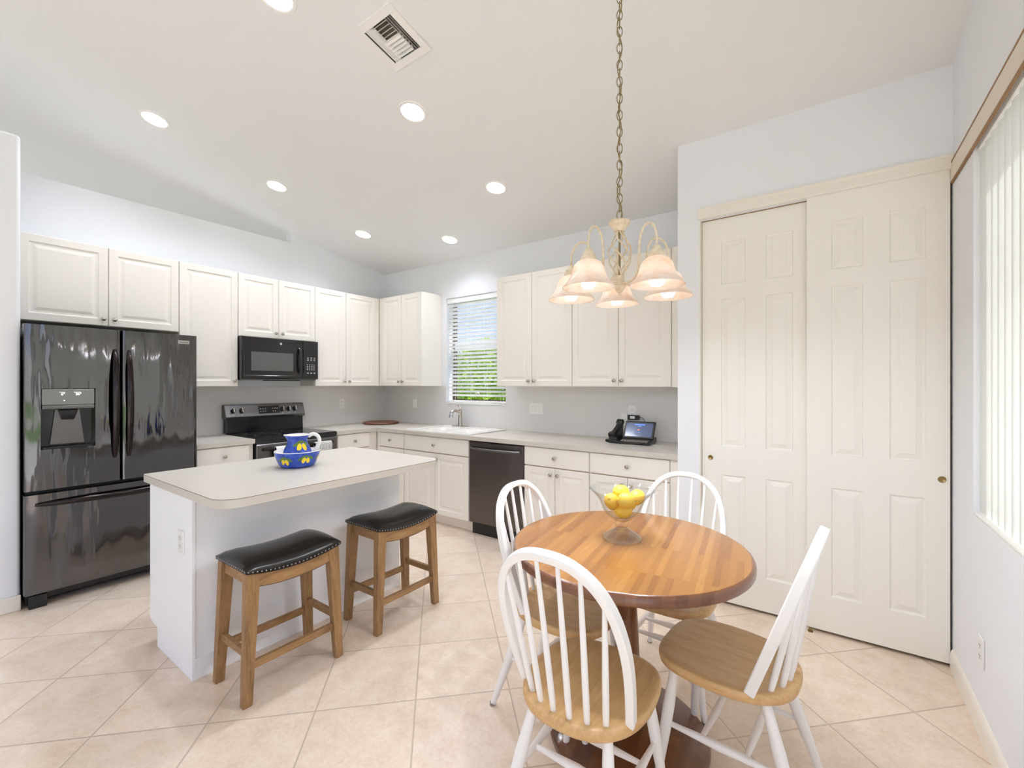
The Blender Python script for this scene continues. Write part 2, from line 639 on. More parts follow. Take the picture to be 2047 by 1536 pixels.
def text(s, size, name, m, parent, loc, rot, ext=0.0006, align='CENTER'):
    cu = bpy.data.curves.new('t', 'FONT')
    cu.body = s
    cu.size = size
    cu.extrude = ext
    cu.align_x = align
    cu.align_y = 'CENTER'
    cu.resolution_u = 3
    o = bpy.data.objects.new('t', cu)
    COL.objects.link(o)
    me = bpy.data.meshes.new_from_object(o.evaluated_get(bpy.context.evaluated_depsgraph_get()))
    bpy.data.objects.remove(o)
    me.materials.clear()
    me.materials.append(M[m])
    r = bpy.data.objects.new(name, me)
    COL.objects.link(r)
    r.parent = parent
    r.location = loc
    r.rotation_euler = rot
    return r


def cat_rom(pts, n=6):
    P = [Vector(p) for p in pts]
    out = []
    for i in range(len(P) - 1):
        a, b, c, d = P[max(i - 1, 0)], P[i], P[i + 1], P[min(i + 2, len(P) - 1)]
        for k in range(n):
            t = k / n
            out.append(0.5 * ((2 * b) + (c - a) * t + (2 * a - 5 * b + 4 * c - d) * t * t + (3 * b - a - 3 * c + d) * t ** 3))
    out.append(P[-1])
    return out


def rrect(x0, x1, y0, y1, r, n=6):
    pts = []
    rs = r if isinstance(r, (list, tuple)) else [r] * 4
    for (cx, cy, a0), q in zip(((x1, y0, -90), (x1, y1, 0), (x0, y1, 90), (x0, y0, 180)), rs):
        sx, sy = (-1 if cx == x1 else 1), (-1 if cy == y1 else 1)
        if q < 1e-5:
            pts.append((cx, cy))
            continue
        for i in range(n + 1):
            a = math.radians(a0 + 90 * i / n)
            pts.append((cx + sx * q + q * math.cos(a), cy + sy * q + q * math.sin(a)))
    return pts


# ---------------------------------------------------------------- room shell
XL, YB, XR = -4.77, 3.76, 0.494          # left wall, window wall, right wall (faces)
YP = 3.02                                 # pantry front
RIDGE = -0.8


def zc(y):
    return 2.83 + 0.185 * (YB - y) if y > RIDGE else 2.83 + 0.185 * (YB - RIDGE) - 0.185 * (RIDGE - y)


YF = -4.6                                 # wall behind the camera
XFAR = -8.0
ZT = 2.935                                # top of the part-height walls

fl = MB().box(XFAR - 0.12, XR + 0.12, YF - 0.12, YB + 0.12, -0.06, 0.0)
struct('floor', fl, 'tile', 'beige square floor tiles laid diagonally with tan grout', 'floor')

SLOPE = math.atan(-0.185)
cans = [(-3.99, 1.10, 'far left recessed light nearest the fridge side'), (-2.2, 1.96, 'large recessed light between the vent and the pendant chain'),
        (-4.0, 1.98, 'recessed light in the left row, between two others'), (-2.21, 2.855, 'recessed light nearest the chandelier chain'),
        (-4.03, 2.90, 'small recessed light above the corner cabinets'), (-3.218, 3.37, 'recessed light directly above the sink window'),
        (-2.23, 1.10, 'recessed light cut off by the top edge beside the vent')]
CAN_R = 0.078
VX0, VX1, VY0, VY1 = -2.04, -1.75, 1.405, 1.692


def ceiling_mesh():
    b = bmesh.new()
    loops = [[(XFAR, RIDGE), (XR + 0.12, RIDGE), (XR + 0.12, YB + 0.12), (XFAR, YB + 0.12)]]
    for x, y, _ in cans:
        loops.append([(x + CAN_R * math.cos(2 * PI * i / 24), y + CAN_R * math.sin(2 * PI * i / 24)) for i in range(24)])
    loops.append([(VX0 + 0.025, VY0 + 0.025), (VX1 - 0.025, VY0 + 0.025), (VX1 - 0.025, VY1 - 0.025), (VX0 + 0.025, VY1 - 0.025)])
    es = []
    for lp in loops:
        vs = [b.verts.new((x, y, zc(y))) for x, y in lp]
        es += [b.edges.new((vs[i], vs[(i + 1) % len(vs)])) for i in range(len(vs))]
    bmesh.ops.triangle_fill(b, edges=es, use_beauty=True, normal=(0, 0, -1))
    v = [b.verts.new(p) for p in ((XFAR, RIDGE, zc(RIDGE)), (XR + 0.12, RIDGE, zc(RIDGE)), (XR + 0.12, YF - 0.12, zc(YF - 0.12)), (XFAR, YF - 0.12, zc(YF - 0.12)))]
    b.faces.new(v)
    bmesh.ops.remove_doubles(b, verts=b.verts, dist=1e-5)
    # unseen roof sheet added over the ceiling cavity to block sky light
    H = 0.2
    for y0, y1 in ((RIDGE, YB + 0.12), (YF - 0.12, RIDGE)):
        v = [b.verts.new(p) for p in ((XFAR, y0, zc(y0) + H), (XR + 0.12, y0, zc(y0) + H), (XR + 0.12, y1, zc(y1) + H), (XFAR, y1, zc(y1) + H))]
        b.faces.new(v)
    me = bpy.data.meshes.new('ceiling')
    b.to_mesh(me)
    b.free()
    me.materials.append(M['ceil'])
    o = bpy.data.objects.new('ceiling', me)
    COL.objects.link(o)
    return tag(o, 'white vaulted ceiling sloping down to the window wall', 'ceiling', None, 'structure')


ceiling_mesh()


def wall_poly(mb, ys, z_of, x0, x1, z0=0.0):
    """a wall in the YZ plane, thickness x0..x1, top follows z_of(y)."""
    vs = []
    for y in ys:
        for x in (x0, x1):
            vs += [(x, y, z0), (x, y, z_of(y))]
    fs = []
    n = len(ys)
    for i in range(n - 1):
        a, c = i * 4, (i + 1) * 4
        fs += [(a, c, c + 1, a + 1), (a + 2, a + 3, c + 3, c + 2), (a + 1, c + 1, c + 3, a + 3), (a, a + 2, c + 2, c)]
    fs += [(0, 1, 3, 2), ((n - 1) * 4, (n - 1) * 4 + 2, (n - 1) * 4 + 3, (n - 1) * 4 + 1)]
    return mb.add(vs, fs)


# window wall (at the back of the view) with the sink window opening
WX0, WX1, WZ0, WZ1 = -3.645, -2.775, 1.168, 2.392
TH = 0.16
ztop = zc(YB) + 0.05
mb = MB()
mb.box(XFAR, WX0, YB, YB + TH, 0, ztop).box(WX1, XR + 0.12, YB, YB + TH, 0, ztop)
mb.box(WX0, WX1, YB, YB + TH, 0, WZ0).box(WX0, WX1, YB, YB + TH, WZ1, ztop)
struct('wall_back', mb, 'wall', 'pale cool white wall around the sink window', 'wall')

# left wall: part height behind the fridge, full height by the corner
mb = MB()
mb.box(XL - 0.13, XL, 0.45, 2.531, 0, ZT)
wall_poly(mb, [2.531, YB], lambda y: zc(y) + 0.02, XL - 0.13, XL)
struct('wall_left', mb, 'wall', 'white left wall with a ledge top stepping up near the corner', 'wall')
mb = MB().box(-4.9, -4.065, -1.6, 0.452, 0, ZT)
struct('wall_pier', mb, 'wall', 'white part-height wall end left of the fridge with rounded corner', 'wall', bevel=0.018, seg=4, smooth=40)
mb = MB().box(-4.052, -4.040, -1.6, 0.452, 0, 0.095)
struct('baseboard_pier', mb, 'trim', 'white baseboard at the foot of the wall left of the fridge', 'baseboard', bevel=0.005).location = (-0.012, 0, 0)

# right wall with the wide blind-covered window
RY0, RY1, RZ0, RZ1 = 0.55, 2.648, 0.85, 2.40
mb = MB()
wall_poly(mb, [RY1, YB + 0.12], lambda y: zc(y) + 0.02, XR, XR + 0.14)
QY0, QY1, QZ = -4.0, 0.36, 2.42        # unseen opening added further back to let in side daylight
wall_poly(mb, [YF, QY0], lambda y: zc(y) + 0.02, XR, XR + 0.14)
wall_poly(mb, [QY0, RIDGE, QY1], lambda y: zc(y) + 0.02, XR, XR + 0.14, QZ)
wall_poly(mb, [QY1, RY0], lambda y: zc(y) + 0.02, XR, XR + 0.14)
mb.box(XR, XR + 0.14, RY0, RY1, 0, RZ0)
wall_poly(mb, [RY0, RY1], lambda y: zc(y) + 0.02, XR, XR + 0.14, RZ1)
struct('wall_right', mb, 'wall', 'pale wall on the right under and beside the vertical blinds', 'wall')
mb = MB()
prof = [(0, 0), (-0.012, 0), (-0.012, 0.07), (-0.009, 0.085), (-0.004, 0.095), (0, 0.098)]
mb.add([(XR + a, y, z) for y in (QY1, YP - 0.002) for a, z in prof],
       [(i, i + 1, 7 + i, 6 + i) for i in range(5)] + [tuple(range(6)), tuple(range(11, 5, -1))])
struct('baseboard_right', mb, 'trim', 'cream baseboard along the foot of the right wall', 'baseboard')

# pantry closet walls
DX0, DX1, DZ = -0.678, XR - 0.004, 2.452
mb = MB()
wall_poly(mb, [YP, YP + 0.1], lambda y: zc(y) + 0.02, -0.815, DX0)
wall_poly(mb, [YP, YP + 0.1], lambda y: zc(y) + 0.02, DX0, XR, DZ)
wall_poly(mb, [YP + 0.1, YB], lambda y: zc(y) + 0.02, -0.815, -0.72)
struct('wall_closet', mb, 'wall', 'white wall framing the sliding closet doors', 'wall')
# far end and the wall behind the camera, with big unseen openings added to let in daylight
mb = MB()
wall_poly(mb, [YF, -3.6], lambda y: zc(y) + 0.02, XFAR - 0.12, XFAR)
wall_poly(mb, [3.0, YB], lambda y: zc(y) + 0.02, XFAR - 0.12, XFAR)
wall_poly(mb, [-3.6, RIDGE, 3.0], lambda y: zc(y) + 0.02, XFAR - 0.12, XFAR, 2.65)
mb.box(XFAR - 0.12, XFAR, -3.6, 3.0, 0, 0.1)
struct('wall_far', mb, 'wall', 'plain white wall of the next room beyond the ledge', 'wall')
SX0, SX1, SZ = -5.6, 0.2, 2.45
mb = MB().box(XFAR, SX0, YF - 0.12, YF, 0, zc(YF) + 0.02).box(SX1, XR, YF - 0.12, YF, 0, zc(YF) + 0.02).box(SX0, SX1, YF - 0.12, YF, SZ, zc(YF) + 0.02)
struct('wall_front', mb, 'wall', 'white wall behind the viewpoint with a wide opening added for daylight', 'wall')
t = tag(bpy.data.objects.new('added_window_5', None), 'wide unseen windows added to light the next room beyond the ledge', 'window', None, 'structure')
COL.objects.link(t)  # windows added to brighten the ceiling beyond the ledge
mb = MB()
for k in range(5):
    y = -3.599 + 6.538 * k / 4
    mb.box(XFAR - 0.09, XFAR - 0.03, y, y + 0.06, 0.15, 2.59)
mb.box(XFAR - 0.09, XFAR - 0.03, -3.599, 2.999, 0.101, 0.15).box(XFAR - 0.09, XFAR - 0.03, -3.599, 2.999, 2.59, 2.649)
mb.build('frame', 'whiteframe', t)
MB().box(XFAR - 0.062, XFAR - 0.058, -3.599, 2.999, 0.15, 2.59).build('pane', 'pane', t)
t = tag(bpy.data.objects.new('added_window_3', None), 'wide unseen patio doors added behind the viewpoint for daylight', 'window', None, 'structure')
COL.objects.link(t)  # doors added behind the view for daylight and fridge reflections
mb = MB().box(SX0, SX1, YF - 0.09, YF - 0.03, SZ - 0.06, SZ - 0.002).box(SX0, SX1, YF - 0.09, YF - 0.03, 0.002, 0.05)
for k in range(6):
    x = SX0 + 0.001 + (SX1 - SX0 - 0.062) * k / 5
    mb.box(x, x + 0.06, YF - 0.09, YF - 0.03, 0.05, SZ - 0.06)
mb.build('frame', 'whiteframe', t)
MB().box(SX0, SX1, YF - 0.062, YF - 0.058, 0.05, SZ - 0.06).build('pane', 'pane', t)

t = tag(bpy.data.objects.new('added_window_4', None), 'unseen patio doors added in the right wall for side daylight', 'window', None, 'structure')
COL.objects.link(t)  # doors added to light the island front from the side
mb = MB().box(XR + 0.04, XR + 0.10, QY0, QY1, QZ - 0.06, QZ - 0.002).box(XR + 0.04, XR + 0.10, QY0, QY1, 0.002, 0.05)
for k in range(4):
    y = QY0 + 0.001 + (QY1 - QY0 - 0.062) * k / 3
    mb.box(XR + 0.04, XR + 0.10, y, y + 0.06, 0.05, QZ - 0.06)
mb.build('frame', 'whiteframe', t)
MB().box(XR + 0.068, XR + 0.072, QY0, QY1, 0.05, QZ - 0.06).build('pane', 'pane', t)

# ---------------------------------------------------------------- ceiling fittings
AX = Matrix.Rotation(SLOPE, 4, 'X')
proto = None
for x, y, lab in cans:
    if proto is None:
        t = thing('recessed_light', 'white ' + lab, 'ceiling light', (x, y, zc(y)), 0, 'recessed ceiling lights')
        t.rotation_euler = (SLOPE, 0, 0)
        mb = MB().lathe([(CAN_R - 0.004, 0.012), (CAN_R - 0.004, -0.002), (CAN_R + 0.004, -0.006), (CAN_R + 0.016, -0.005), (CAN_R + 0.018, 0.0), (CAN_R - 0.002, 0.001)], n=36)
        mb.build('trim_ring', 'white', t, 40)
        MB().lathe([(CAN_R - 0.003, 0.0), (CAN_R - 0.008, 0.06), (0.060, 0.105), (0.0001, 0.135)], n=36).build('reflector', 'white', t, 40)
        MB().lathe([(0.0001, 0.040), (0.025, 0.043), (0.042, 0.054), (0.049, 0.068), (0.046, 0.085), (0.02, 0.120), (0.0001, 0.121)], n=24).build('lamp', 'canlamp', t, 60)
        proto = t
    else:
        dup(proto, (x, y, zc(y)), None, 'white ' + lab)

t = thing('ceiling_vent', 'square white louvered air vent in the sloped ceiling', 'air vent', ((VX0 + VX1) / 2, (VY0 + VY1) / 2, zc((VY0 + VY1) / 2)))
t.rotation_euler = (SLOPE, 0, 0)
h, q = 0.147, 0.105
mb = MB()
for a, b_, c, d in ((-h, h, -h, -q), (-h, h, q, h), (-h, -q, -q, q), (q, h, -q, q)):
    mb.box(a, b_, c, d, -0.008, -0.0005)
mb.build('frame', 'white', t, bevel=0.002)
MB().box(-q - 0.01, q + 0.01, -q - 0.01, q + 0.01, 0.05, 0.06).build('duct', 'duct', t)
mb = MB()
for k in range(3):                                           # side banks along Y
    for sgn in (-1, 1):
        xx = sgn * (q - 0.012 - k * 0.016)
        mb.add([(xx, -q, -0.006), (xx, q, -0.006), (xx - sgn * 0.012, q, 0.014), (xx - sgn * 0.012, -q, 0.014),
                (xx + 0.001, -q, -0.006), (xx + 0.001, q, -0.006), (xx - sgn * 0.012 + 0.001, q, 0.014), (xx - sgn * 0.012 + 0.001, -q, 0.014)],
               [(0, 1, 2, 3), (7, 6, 5, 4), (0, 4, 5, 1), (2, 6, 7, 3)])
for k in range(10):
    yy = -q + 0.010 + k * (2 * q - 0.02) / 9
    dy = 0.014 if k < 5 else -0.014
    mb.add([(-0.058, yy, -0.006), (0.058, yy, -0.006), (0.058, yy + dy, 0.014), (-0.058, yy + dy, 0.014),
            (-0.058, yy + 0.0015, -0.006), (0.058, yy + 0.0015, -0.006), (0.058, yy + dy + 0.0015, 0.014), (-0.058, yy + dy + 0.0015, 0.014)],
           [(0, 1, 2, 3), (7, 6, 5, 4), (0, 4, 5, 1), (2, 6, 7, 3)])
mb.build('louvers', 'white', t)

# ---------------------------------------------------------------- windows
t = tag(bpy.data.objects.new('window_1', None), 'sink window with bronze and white frame behind a slatted blind', 'window', None, 'structure')
COL.objects.link(t)
ya, yb = YB + 0.115, YB + 0.15
zm = 1.845
mb = MB().box(WX0, WX0 + 0.04, ya, yb, WZ0, WZ1).box(WX1 - 0.04, WX1, ya, yb, WZ0, WZ1)
mb.box(WX0 + 0.04, WX1 - 0.04, ya, yb, WZ1 - 0.045, WZ1).box(WX0 + 0.04, WX1 - 0.04, ya, yb, WZ0, WZ0 + 0.05)
mb.build('frame', 'bronze', t)
MB().box(WX0 + 0.04, WX1 - 0.04, ya - 0.012, yb, zm - 0.04, zm + 0.04).build('meeting_rail', 'whiteframe', t)
MB().box(WX0 + 0.04, WX1 - 0.04, ya + 0.015, ya + 0.019, WZ0 + 0.05, WZ1 - 0.045).build('pane', 'tintpane', t)
MB().box(WX0 - 0.0, WX1 + 0.0, YB - 0.012, YB + 0.11, WZ0 + 0.0005, WZ0 + 0.012).build('sill', 'white', t, bevel=0.003)

t = thing('window_blind', 'white horizontal slat blind covering the window above the sink', 'blind', ((WX0 + WX1) / 2, YB + 0.04, WZ1))
hw = (WX1 - WX0) / 2 - 0.006
MB().box(-hw, hw, -0.03, 0.028, -0.06, -0.003).build('headrail', 'slat', t, bevel=0.003)
mb = MB()
PIT = 0.0433
ns = 25
for k in range(ns):
    z = -0.085 - k * PIT
    c, s_ = math.cos(math.radians(24)), -math.sin(math.radians(24))
    r = 0.025
    th = 0.0014
    pts = []
    for i in range(5):
        u = -r + 2 * r * i / 4
        b_ = 0.003 * (1 - (u / r) ** 2)
        pts.append((u * c - b_ * s_, -u * s_ * -1 + b_ * c))
    vs = [(sx_, y, z + zz + e) for sx_ in (-hw, hw) for e in (-th, th) for (y, zz) in pts]
    fs = []
    for i in range(4):
        fs += [(i, i + 1, 11 + i, 10 + i), (5 + i, 15 + i, 16 + i, 6 + i), (i, 5 + i, 6 + i, i + 1), (10 + i, 11 + i, 16 + i, 15 + i)]
    fs += [(0, 10, 15, 5), (4, 9, 19, 14)]
    mb.add(vs, fs)
mb.build('slats', 'slat', t)
MB().box(-hw, hw, -0.026, 0.026, -(WZ1 - WZ0) + 0.016, -(WZ1 - WZ0) + 0.040).build('bottom_rail', 'slat', t, bevel=0.004)
mb = MB()
for x in (-hw * 0.82, -hw * 0.25, hw * 0.3, hw * 0.82):
    for y in (-0.026, 0.026):
        mb.tube([(x, y, -0.05), (x, y, -(WZ1 - WZ0) + 0.03)], 0.0009, 5)
mb.build('ladder_cords', 'slat', t)
mb = MB()
for x, z in ((-hw + 0.1, -0.62), (-hw + 0.11, -0.68), (-hw + 0.1, -1.0), (-hw + 0.11, -1.06)):
    mb.lathe([(0.0001, 0), (0.004, 0.002), (0.005, 0.02), (0.002, 0.03), (0.0001, 0.03)], (x, -0.036, z), 10)
    mb.tube([(x, -0.036, z + 0.028), (x, -0.036, -0.05)], 0.0008, 5)
mb.build('pull_cords', 'plate', t)

t = tag(bpy.data.objects.new('window_2', None), 'wide window behind the vertical blinds on the right', 'window', None, 'structure')
COL.objects.link(t)
mb = MB().box(XR + 0.09, XR + 0.13, RY0, RY0 + 0.04, RZ0, RZ1).box(XR + 0.09, XR + 0.13, RY1 - 0.04, RY1, RZ0, RZ1)
mb.box(XR + 0.09, XR + 0.13, RY0 + 0.04, RY1 - 0.04, RZ0, RZ0 + 0.05).box(XR + 0.09, XR + 0.13, RY0 + 0.04, RY1 - 0.04, RZ1 - 0.05, RZ1)
mb.box(XR + 0.09, XR + 0.13, 1.58, 1.64, RZ0 + 0.05, RZ1 - 0.05)
mb.build('frame', 'bronze', t)
MB().box(XR + 0.108, XR + 0.112, RY0 + 0.04, RY1 - 0.04, RZ0 + 0.05, RZ1 - 0.05).build('pane', 'pane', t)
MB().box(XR - 0.0005, XR + 0.089, RY0, RY1, RZ0 + 0.0005, RZ0 + 0.012).build('sill', 'white', t, bevel=0.003)

t = thing('vertical_blind', 'white vertical vane blind with a cream wood-edged valance on the right', 'blind', (XR, RY1, RZ1))
VL = 2.6
y1_ = YP - RY1 - 0.004
MB().box(-0.010, -0.001, -VL, y1_, 2.386 - RZ1, 2.474 - RZ1).build('valance', 'valance', t)
MB().box(-0.0115, -0.001, -VL, y1_, 2.4742 - RZ1, 2.483 - RZ1).box(-0.0115, -0.001, -VL, y1_, 2.378 - RZ1, 2.3858 - RZ1).build('edge_band', 'woodedge', t)
MB().box(0.012, 0.048, RY0 - RY1 + 0.01, -0.004, -0.022, -0.003).build('head_track', 'plate', t)
vane0 = None
for k in range(26):
    y = -0.045 - k * 0.079
    if vane0 is None:
        a = math.radians(14)
        mb = MB()
        vs, fs = [], []
        for z in (-1.535, -0.024):
            for e in (-0.0006, 0.0006):
                for i in range(5):
                    u = -0.0445 + 0.089 * i / 4
                    bb = 0.006 * (1 - (u / 0.0445) ** 2)
                    vs.append((-(u * math.sin(a)) - bb * math.cos(a) + e, u * math.cos(a) - bb * math.sin(a), z))
        for i in range(4):
            fs += [(i, i + 1, 11 + i, 10 + i), (5 + i, 15 + i, 16 + i, 6 + i), (i, 5 + i, 6 + i, i + 1), (10 + i, 11 + i, 16 + i, 15 + i)]
        fs += [(0, 10, 15, 5), (4, 9, 19, 14)]
        mb.add(vs, fs)
        vane0 = mb.build('vane', 'vane', t, 60, loc=(0.03, y, 0))
    else:
        c = vane0.copy()
        COL.objects.link(c)
        c.parent = t
        c.location = (0.03, y, 0)

# ---------------------------------------------------------------- closet doors
def six_panel(name, x0, x1, yf, z0, z1, label, pull_x):
    W = x1 - x0
    t = tag(bpy.data.objects.new(name, None), label, 'door', None, 'structure')
    COL.objects.link(t)
    cx = [0, 0.113, 0.252, 0.360, 0.500, W]
    cz = [0, 0.217 - z0, 0.820 - z0, 1.0 - z0, 1.935 - z0, 2.030 - z0, 2.297 - z0, z1 - z0]
    mb = MB()
    for i in range(5):
        for j in range(7):
            a, b_, c, d = x0 + cx[i], x0 + cx[i + 1], z0 + cz[j], z0 + cz[j + 1]
            if i in (1, 3) and j in (1, 3, 5):
                mb.ringpanel(a, b_, c, d, yf, [(0, 0), (0.005, 0.009), (0.011, 0.010), (0.036, 0.002), (0.038, 0.0005)])
            else:
                mb.add([(a, yf, c), (b_, yf, c), (b_, yf, d), (a, yf, d)], [(0, 1, 2, 3)])
    mb.add([(x, y, z) for y in (yf, yf + 0.034) for z in (z0, z1) for x in (x0, x1)],
           [(0, 1, 5, 4), (2, 6, 7, 3), (0, 4, 6, 2), (1, 3, 7, 5), (4, 5, 7, 6)])
    mb.build('door_leaf', 'door', t)
    MB().lathe([(0.0001, 0.001), (0.009, 0.0012), (0.0105, 0.003), (0.014, 0.004), (0.0155, 0.002), (0.016, 0.0)], (pull_x, yf, 0.922), 24, ax='-y').build('finger_pull', 'brass', t, 60)
    return t


six_panel('door_1', -0.672, -0.060, YP + 0.045, 0.018, DZ + 0.02, 'left cream six-panel sliding closet door, half behind the other', -0.622)
six_panel('door_2', -0.104, DX1 - 0.006, YP + 0.004, 0.018, DZ + 0.02, 'right cream six-panel sliding closet door by the right wall', 0.455)
mb = MB()
prof = [(0.0, DZ), (-0.014, DZ), (-0.016, DZ + 0.012), (-0.016, DZ + 0.05), (-0.022, DZ + 0.058), (-0.022, DZ + 0.068), (0, DZ + 0.068)]
mb.add([(x, YP - 0.0005 + a, z) for x in (-0.69, XR - 0.001) for a, z in prof],
       [(i, i + 1, 8 + i, 7 + i) for i in range(6)] + [tuple(range(7)), tuple(range(13, 6, -1))])
t = struct('trim_1', mb, 'trim', 'cream header moulding above the sliding closet doors', 'trim')
MB().box(DX0 + 0.004, XR - 0.004, YP + 0.0395, YP + 0.0445, DZ - 0.004, DZ - 0.0005).build('door_track', 'woodedge', t)
mb = MB().box(DX0 - 0.002, DX0 + 0.004, YP - 0.001, YP + 0.09, 0, DZ)
struct('trim_2', mb, 'trim', 'thin cream jamb at the left of the closet doors', 'trim')
t = thing('door_guide', 'small brass floor guide under the overlapping closet doors', 'door guide', (-0.086, YP - 0.006, 0))
MB().box(-0.012, 0.012, -0.018, 0.006, 0.0, 0.004).box(-0.008, 0.008, -0.006, 0.004, 0.004, 0.016).build('bracket', 'brass', t, bevel=0.001)
# window and door groups done

# ---------------------------------------------------------------- cabinets
DOOR_RINGS = [(0.0, 0.003), (0.004, 0.0), (0.052, 0.0), (0.057, 0.005), (0.066, 0.006), (0.074, 0.006), (0.092, 0.0015), (0.095, 0.001)]
SLAB_RINGS = [(0.0, 0.003), (0.004, 0.0)]
KNOB = [(0.0055, 0.0), (0.006, 0.010), (0.007, 0.014), (0.013, 0.018), (0.0155, 0.022), (0.0145, 0.026), (0.009, 0.029), (0.0001, 0.030)]
FT = 0.019


def knob(parent, x, y, z):
    MB().lathe(KNOB, (x, y, z), 20, ax='-y').build('knob', 'nickel', parent, 50)


def cabinet(name, label, loc, rz, w_, d, z0, z1, doors=(), drawers=(), toe=False, extra=(), body='cab', hollow=False, group=None):
    """local frame: x along the front, back at y=0, front face frame at y=-d."""
    t = thing(name, label, 'cabinet', loc, rz, group)
    yf = -d
    if hollow:
        mb = MB().box(0.0008, 0.0188, yf + 0.019, -0.001, z0, z1).box(w_ - 0.0188, w_ - 0.0008, yf + 0.019, -0.001, z0, z1)
        mb.box(0.0188, w_ - 0.0188, yf + 0.019, -0.001, z0, z0 + 0.018).box(0.0008, w_ - 0.0008, yf, yf + 0.019, z0, z1).box(0.0188, w_ - 0.0188, -0.008, -0.001, z0 + 0.018, z1)
    else:
        mb = MB().box(0.0008, w_ - 0.0008, yf, -0.001, z0, z1)
    if toe:
        mb.box(0.0008, w_ - 0.0008, yf + 0.06, -0.001, 0.0, z0)
    mb.build('carcass', body, t, bevel=0.0015)
    fr = [(q[0], q[1], q[2], q[3]) for q in list(doors) + list(drawers)]
    MB().box(min(q[0] for q in fr) + 0.002, max(q[1] for q in fr) - 0.002, yf - 0.0003, yf + 0.0001, min(q[2] for q in fr) + 0.002, max(q[3] for q in fr) - 0.002).build('gap_shade', 'cabdark', t)  # thin tan sheet stands in for shade in the gaps between doors
    for (a, b_, c, e, kx, kz) in doors:
        o = MB().ringpanel(a, b_, c, e, yf - FT, DOOR_RINGS, yf - 0.0004).build('door', 'cab', t)
        if kx is not None:
            knob(o, kx, yf - FT, kz)
    for (a, b_, c, e, kx) in drawers:
        o = MB().ringpanel(a, b_, c, e, yf - FT, SLAB_RINGS, yf - 0.0004).build('drawer', 'cab', t)
        if kx is not None:
            knob(o, kx, yf - FT, (c + e) / 2)
    for (nm, a, b_, c, e, y0, y1) in extra:
        MB().box(a, b_, y0, y1, c, e).build(nm, 'cab', t)
    return t


UD = 0.311                     # upper depth; door face then at 0.33
ZU0, ZU1 = 1.372, 2.438
G = 0.002
# left wall uppers (local x runs along +Y, origin on the wall)
R90 = PI / 2
xf = XL + 0.001
UDL = 0.286


def upL(name, label, y0, y1, z0, z1, splits, knobs, last=None):
    doors = []
    e = [y0] + splits + [last or y1]
    extra = [('filler_strip', last - y0 + G, y1 - y0 - 0.018, z0, z1, -UDL - 0.012, -UDL - 0.0005)] if last else []
    for i in range(len(e) - 1):
        a, b_ = e[i] - y0 + G, e[i + 1] - y0 - G
        kx = b_ - 0.03 if knobs[i] > 0 else a + 0.03
        doors.append((a, b_, z0 + 0.002, z1 - 0.003, kx, z0 + 0.052))
    return cabinet(name, label, (xf, y0, 0), R90, y1 - y0, UDL, z0, z1, doors, extra=extra)


upL('wall_cabinet', 'cream two-door wall cabinet above the refrigerator', 0.478, 1.3975, 1.835, ZU1, [0.947], [1, -1])
upL('wall_cabinet', 'tall cream single-door wall cabinet between refrigerator and microwave', 1.3985, 1.856, ZU0, ZU1, [], [1])
upL('wall_cabinet', 'short cream two-door wall cabinet above the microwave', 1.857, 2.615, 1.845, ZU1, [2.229], [1, -1])
upL('wall_cabinet', 'tall cream two-door wall cabinet between microwave and corner', 2.616, 3.457, ZU0, ZU1, [2.988], [1, -1], 3.388)


def upB(name, label, x0, x1, splits, knobs, start=None, end=None):
    y = YB - 0.001
    d = YB - 3.44 - FT
    s0, e0 = (start or x0), (end or x1)
    e = [s0] + splits + [e0]
    doors = []
    for i in range(len(e) - 1):
        a, b_ = e[i] - x0 + G, e[i + 1] - x0 - G
        kx = b_ - 0.03 if knobs[i] > 0 else a + 0.03
        doors.append((a, b_, ZU0 + 0.002, ZU1 - 0.003, kx, ZU0 + 0.052))
    extra = []
    if end:
        extra.append(('filler_strip', e0 - x0 + G, x1 - x0 - 0.001, ZU0, ZU1, -d - 0.012, -d - 0.0005))
    return cabinet(name, label, (x0, y, 0), 0, x1 - x0, d, ZU0, ZU1, doors, extra=extra)


upB('wall_cabinet', 'cream two-door wall cabinet in the corner left of the window', -4.4835, -3.714, [-4.057], [1, -1], start=-4.40)
upB('wall_cabinet', 'cream two-door wall cabinet immediately right of the window', -2.652, -1.823, [-2.242], [1, -1])
upB('wall_cabinet', 'cream two-door wall cabinet behind the chandelier beside the closet wall', -1.822, -0.818, [-1.399], [1, -1], end=-0.976)

# base cabinets
ZB0, ZB1 = 0.10, 0.874
BD = 0.62
DRZ = (0.716, 0.868)
DOZ = (0.112, 0.706)
dL = -4.085 - FT - 0 - XL       # unused depth guard
BDL = 4.77 - 4.085 - FT - 0.001


def baseL(label, y0, y1, a, b_):
    ww = y1 - y0
    return cabinet('base_cabinet', label, (xf, y0, 0), R90, ww, BDL, ZB0, ZB1, [(a - y0, b_ - y0, DOZ[0], DOZ[1], b_ - y0 - 0.03, DOZ[1] - 0.05)],
                   [(a - y0, b_ - y0, DRZ[0], DRZ[1], (a + b_) / 2 - y0)], toe=True)


baseL('white base cabinet with one drawer between refrigerator and range', 1.392, 1.826, 1.396, 1.790)
baseL('cream base cabinet with one drawer right of the range, in the corner', 2.622, 3.132, 2.640, 3.024)
BDB = YB - 3.115 - FT - 0.001


